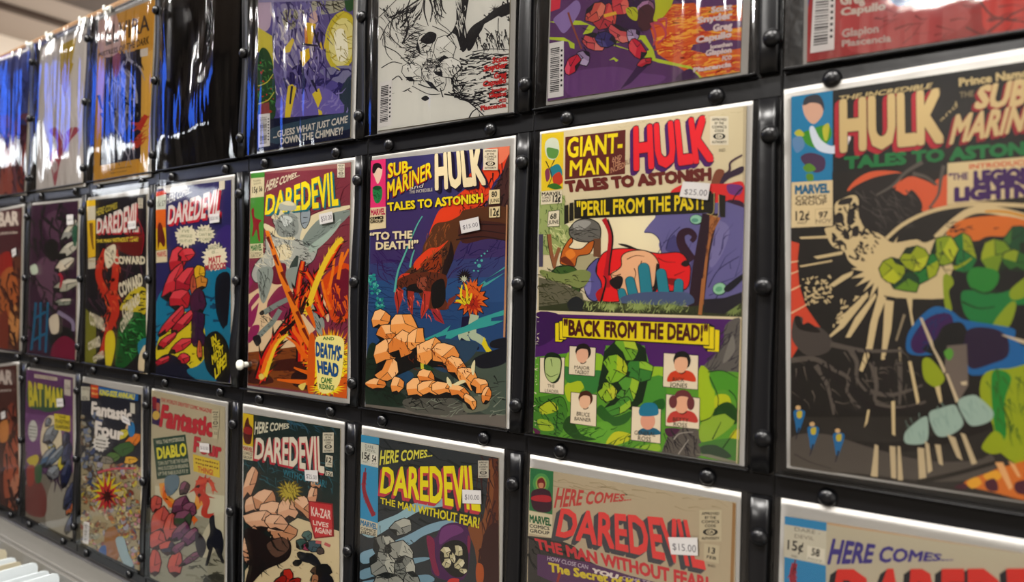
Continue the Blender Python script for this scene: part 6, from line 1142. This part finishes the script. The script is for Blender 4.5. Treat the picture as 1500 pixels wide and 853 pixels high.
# ---- what each one looks like, in words
for k, c, p in (
    ((1, 6), 'comic book with a green lower half dotted with small portrait cards, $25.00 tag', 'black vinyl pocket around the comic with small portrait cards'),
    ((1, 5), 'comic book with deep blue underwater cover quoting TO THE DEATH, $15.00 tag', 'black vinyl pocket around the deep blue underwater comic'),
    ((1, 4), 'comic book with maroon cover, silver shapes, red flames and a yellow burst', 'black vinyl pocket around the maroon comic with the yellow burst'),
    ((1, 7), 'large dark comic book with pale rays bursting around green shapes, nearest at right', 'black vinyl pocket around the dark comic with bursting pale rays'),
    ((1, 3), 'navy comic book with jagged white speech balloons, just left of the white peg', 'black vinyl pocket with buckled side strip, around the navy comic with speech balloons'),
    ((1, 2), 'black comic book with pale COWARD lettering repeated down its cover', 'black vinyl pocket around the black comic with repeated COWARD lettering'),
    ((1, 1), 'murky plum comic book with pale shapes down its right side and small white tag', 'black vinyl pocket around the murky plum comic'),
    ((1, 0), 'brown and orange comic book cut off by the left edge, middle row', 'black vinyl pocket cut off by the left edge, middle row'),
    ((0, 0), 'hazy blue-topped comic book under blue reflections at the left end of the top row', 'wrinkled black vinyl pocket at the left end of the top row'),
    ((0, 1), 'pale grey comic book with one yellow lightning bolt', 'wrinkled black vinyl pocket around the pale grey lightning bolt comic'),
    ((0, 2), 'mustard yellow comic book with a dark picture panel in the middle', 'wrinkled black vinyl pocket around the mustard yellow comic'),
    ((0, 3), '', 'empty wrinkled black vinyl pocket with blue and white reflections'),
    ((0, 4), 'purple comic book with a round golden disc and chimney caption', 'black vinyl pocket around the purple comic with the golden disc'),
    ((0, 5), 'black and white line-drawn comic book with red names at lower right', 'black vinyl pocket around the black and white line-drawn comic'),
    ((0, 6), 'purple and lava orange comic book with pale names at lower right', 'black vinyl pocket around the purple and lava orange comic'),
    ((0, 7), 'bright red comic book with a barcode in the top right corner of the photo', 'black vinyl pocket around the bright red comic'),
    ((2, 0), 'dark brown comic book cut off by the left edge, bottom row', 'black vinyl pocket cut off by the left edge, bottom row'),
    ((2, 1), 'purple comic book with a pale disc behind a grey shape, bottom row', 'black vinyl pocket around the purple comic with the pale disc'),
    ((2, 2), 'comic book crowded with tiny coloured shapes under a blue KING-SIZE ANNUAL banner', 'black vinyl pocket around the crowded comic with the blue banner'),
    ((2, 3), 'tan comic book with a dark green caption box above red and plum shapes', 'black vinyl pocket around the tan comic with the green caption box'),
    ((2, 4), 'comic book, dark above and tan below, with red LIVES AGAIN caption box', 'black vinyl pocket around the comic with the red caption box'),
    ((2, 5), 'charcoal comic book with yellow title lettering and pale blue wisps', 'black vinyl pocket around the charcoal comic with yellow lettering'),
    ((2, 6), 'weathered tan comic book with red title lettering and $15.00 tag, bottom row', 'black vinyl pocket around the weathered tan comic with red lettering'),
    ((2, 7), 'beige comic book with violet HERE COMES lettering in the bottom right corner', 'black vinyl pocket in the bottom right corner, around the beige comic')):
    LABEL[k] = c; PLABEL[k] = p
# ------------------------------------------------------------------ put the comics and the pockets on the wall
for r in (1, 2, 0):
    for k in (7, 6, 5, 4, 3, 2, 1, 0):
        if (r, k) in BOARD:
            comic(BOARD[r, k], COVER[r, k], BASE.get((r, k), '8a8a8a'), LABEL.get((r, k), 'comic %d %d' % (r, k)), DRAW.get((r, k)), price=TAGS.get((r, k)))
        loose = {(0, 0): 0.9, (0, 1): 0.9, (0, 2): 0.8, (0, 3): 2.0, (0, 4): 0.25, (0, 5): 0.12, (0, 6): 0.12, (0, 7): 0.3}.get((r, k), 0.0)
        pocket(k, r, PLABEL.get((r, k), 'pocket %d %d' % (r, k)), loose, seed=r * 10 + k, torn=(r, k) == (1, 3))
# ------------------------------------------------------------------ pegs in the slatwall
def peg(px, py, label, yf=-0.0125):
    x, z = un(px, py, yf)
    root = empty('wall_peg', (x, 0.0105, z), label, 'wall peg', 'white pegs in the slatwall')
    bm = bmesh.new(); lathe(bm, [(0, 0.0), (0.0032, 0.0), (0.0032, yf - 0.0105 + 0.003)], 0, 0, 14)
    bm_obj('shaft', bm, M_PEG, root, True)
    bm = bmesh.new(); e = yf - 0.0105; lathe(bm, [(0.003, e + 0.0036), (0.0052, e + 0.003), (0.0062, e + 0.001), (0.0058, e - 0.0012), (0.003, e - 0.0026), (0, e - 0.003)], 0, 0, 18)
    bm_obj('head', bm, M_PEG, root, True)
peg(351, 535, 'white plastic peg pushed through the torn side strip beside the red and blue cover', -0.014)
for (px, py, t) in ((156, 11.5, 'white hook on top of the partition above the mustard yellow cover'), (120, 29, 'white hook on the partition top at the right end of the pale lightning cover'), (71, 52, 'white hook on the partition top at the left end of the pale lightning cover'), (42, 65, 'white hook on the partition top above the blue hazy cover')):
    x, z = un(px, py, 0.0)
    root = empty('panel_hook', (x, 0.005, ZT - 0.012), t, 'hook', 'white hooks along the top')
    bm = bmesh.new()
    add_box(bm, -0.0095, 0.0095, -0.0045, -0.002, 0.003, 0.0125, 0.0008); add_box(bm, -0.0095, 0.0095, -0.0045, 0.006, 0.0123, 0.0145, 0.0008)
    add_box(bm, -0.0125, -0.007, -0.006, -0.003, 0.010, 0.0185, 0.0012)
    bm_obj('clip', bm, M_PEG, root)
    bm = bmesh.new(); lathe(bm, [(0, 0.0), (0.004, 0.0), (0.004, -0.003), (0, -0.0036)], 0, 0, 12)
    for v in bm.verts: v.co += Vector((0.005, -0.004, 0.008))
    bm_obj('rivet', bm, M_PEG, root, True)
# ------------------------------------------------------------------ bin under the wall
ZL = -0.588
root = empty('comic_bin', (-1.2, -0.20, ZF), 'grey laminate comic bin running along the foot of the wall', 'bin')
L0, L1 = -2.0, 0.3
def bp(name, a, m, bev=0.001):
    bm = bmesh.new(); add_box(bm, a[0] + 1.2, a[1] + 1.2, a[2] + 0.20, a[3] + 0.20, a[4] - ZF, a[5] - ZF, bev); return bm_obj(name, bm, m, root)
bp('back_ledge', (L0, L1, -0.0245, 0.009, ZL - 0.02, ZL), M_LEDGE, 0.0018)
bp('back_panel', (L0, L1, -0.030, -0.0246, ZL - 0.30, ZL - 0.004), M_LEDGE)
bp('front_panel', (L0, L1, -0.42, -0.40, ZL - 0.30, ZL - 0.06), M_LEDGE)
bp('end_panel', (L0, L0 + 0.02, -0.40, -0.0301, ZL - 0.30, ZL - 0.06), M_LEDGE); bp('end_panel', (L1 - 0.02, L1, -0.40, -0.0301, ZL - 0.30, ZL - 0.06), M_LEDGE)
bp('bottom', (L0, L1, -0.42, -0.0246, ZL - 0.32, ZL - 0.3005), M_LEDGE)
for x in (L0 + 0.05, L1 - 0.08):
    for y in (-0.40, -0.06): bp('leg', (x, x + 0.03, y, y + 0.03, ZF, ZL - 0.3205), M_LEDGE)
cards = ((24, 815, 0), (10, 803, 1), (32, 821, 1), (55.5, 822.5, 0), (73, 834, 0), (87, 838, 0), (100, 851, 0), (-8, 796, 1), (-20, 788, 0))
cl = ('cream divider card, second from the back of the bin', 'cream divider card farther back in the bin', 'low cream divider card behind the tall white one', 'tall white divider card with a rounded corner, farther from the camera', 'white divider card between the two tall white ones', 'tall white divider card in front of the narrow one', 'white divider card at the bottom edge, nearest the camera', 'cream divider card at the left edge of the photo', 'white divider card at the far left end of the bin')
for (px, py, warm), lb in zip(cards, cl):
    p = un_z(px, py, ZL - 0.018)
    y1 = -0.036; p2 = un(px, py, y1); x, z = p2
    o = bpy.data.objects.new('divider_card', None); bm = bmesh.new()
    wd_ = 0.17; hh = 0.255; rr = 0.008
    pts = [(0, -hh), (0, -rr), (-rr * 0.3, -rr * 0.3), (-rr, 0), (-wd_ + rr, 0), (-wd_ + rr * 0.3, -rr * 0.3), (-wd_, -rr), (-wd_, -hh)]
    a = [bm.verts.new((0.0006, yy, zz)) for yy, zz in pts]; b = [bm.verts.new((-0.0006, yy, zz)) for yy, zz in pts]
    bm.faces.new(a); bm.faces.new(list(reversed(b)))
    for i in range(len(pts)): bm.faces.new([a[i], b[i], b[(i + 1) % len(pts)], a[(i + 1) % len(pts)]])
    for v in bm.verts: v.co.z += hh
    bpy.data.objects.remove(o)
    o = bm_obj('divider_card', bm, M_CARDW if warm else M_CARD); o.location = (x, y1, z - hh)
    tag(o, lb, 'divider card', 'divider cards in the bin')
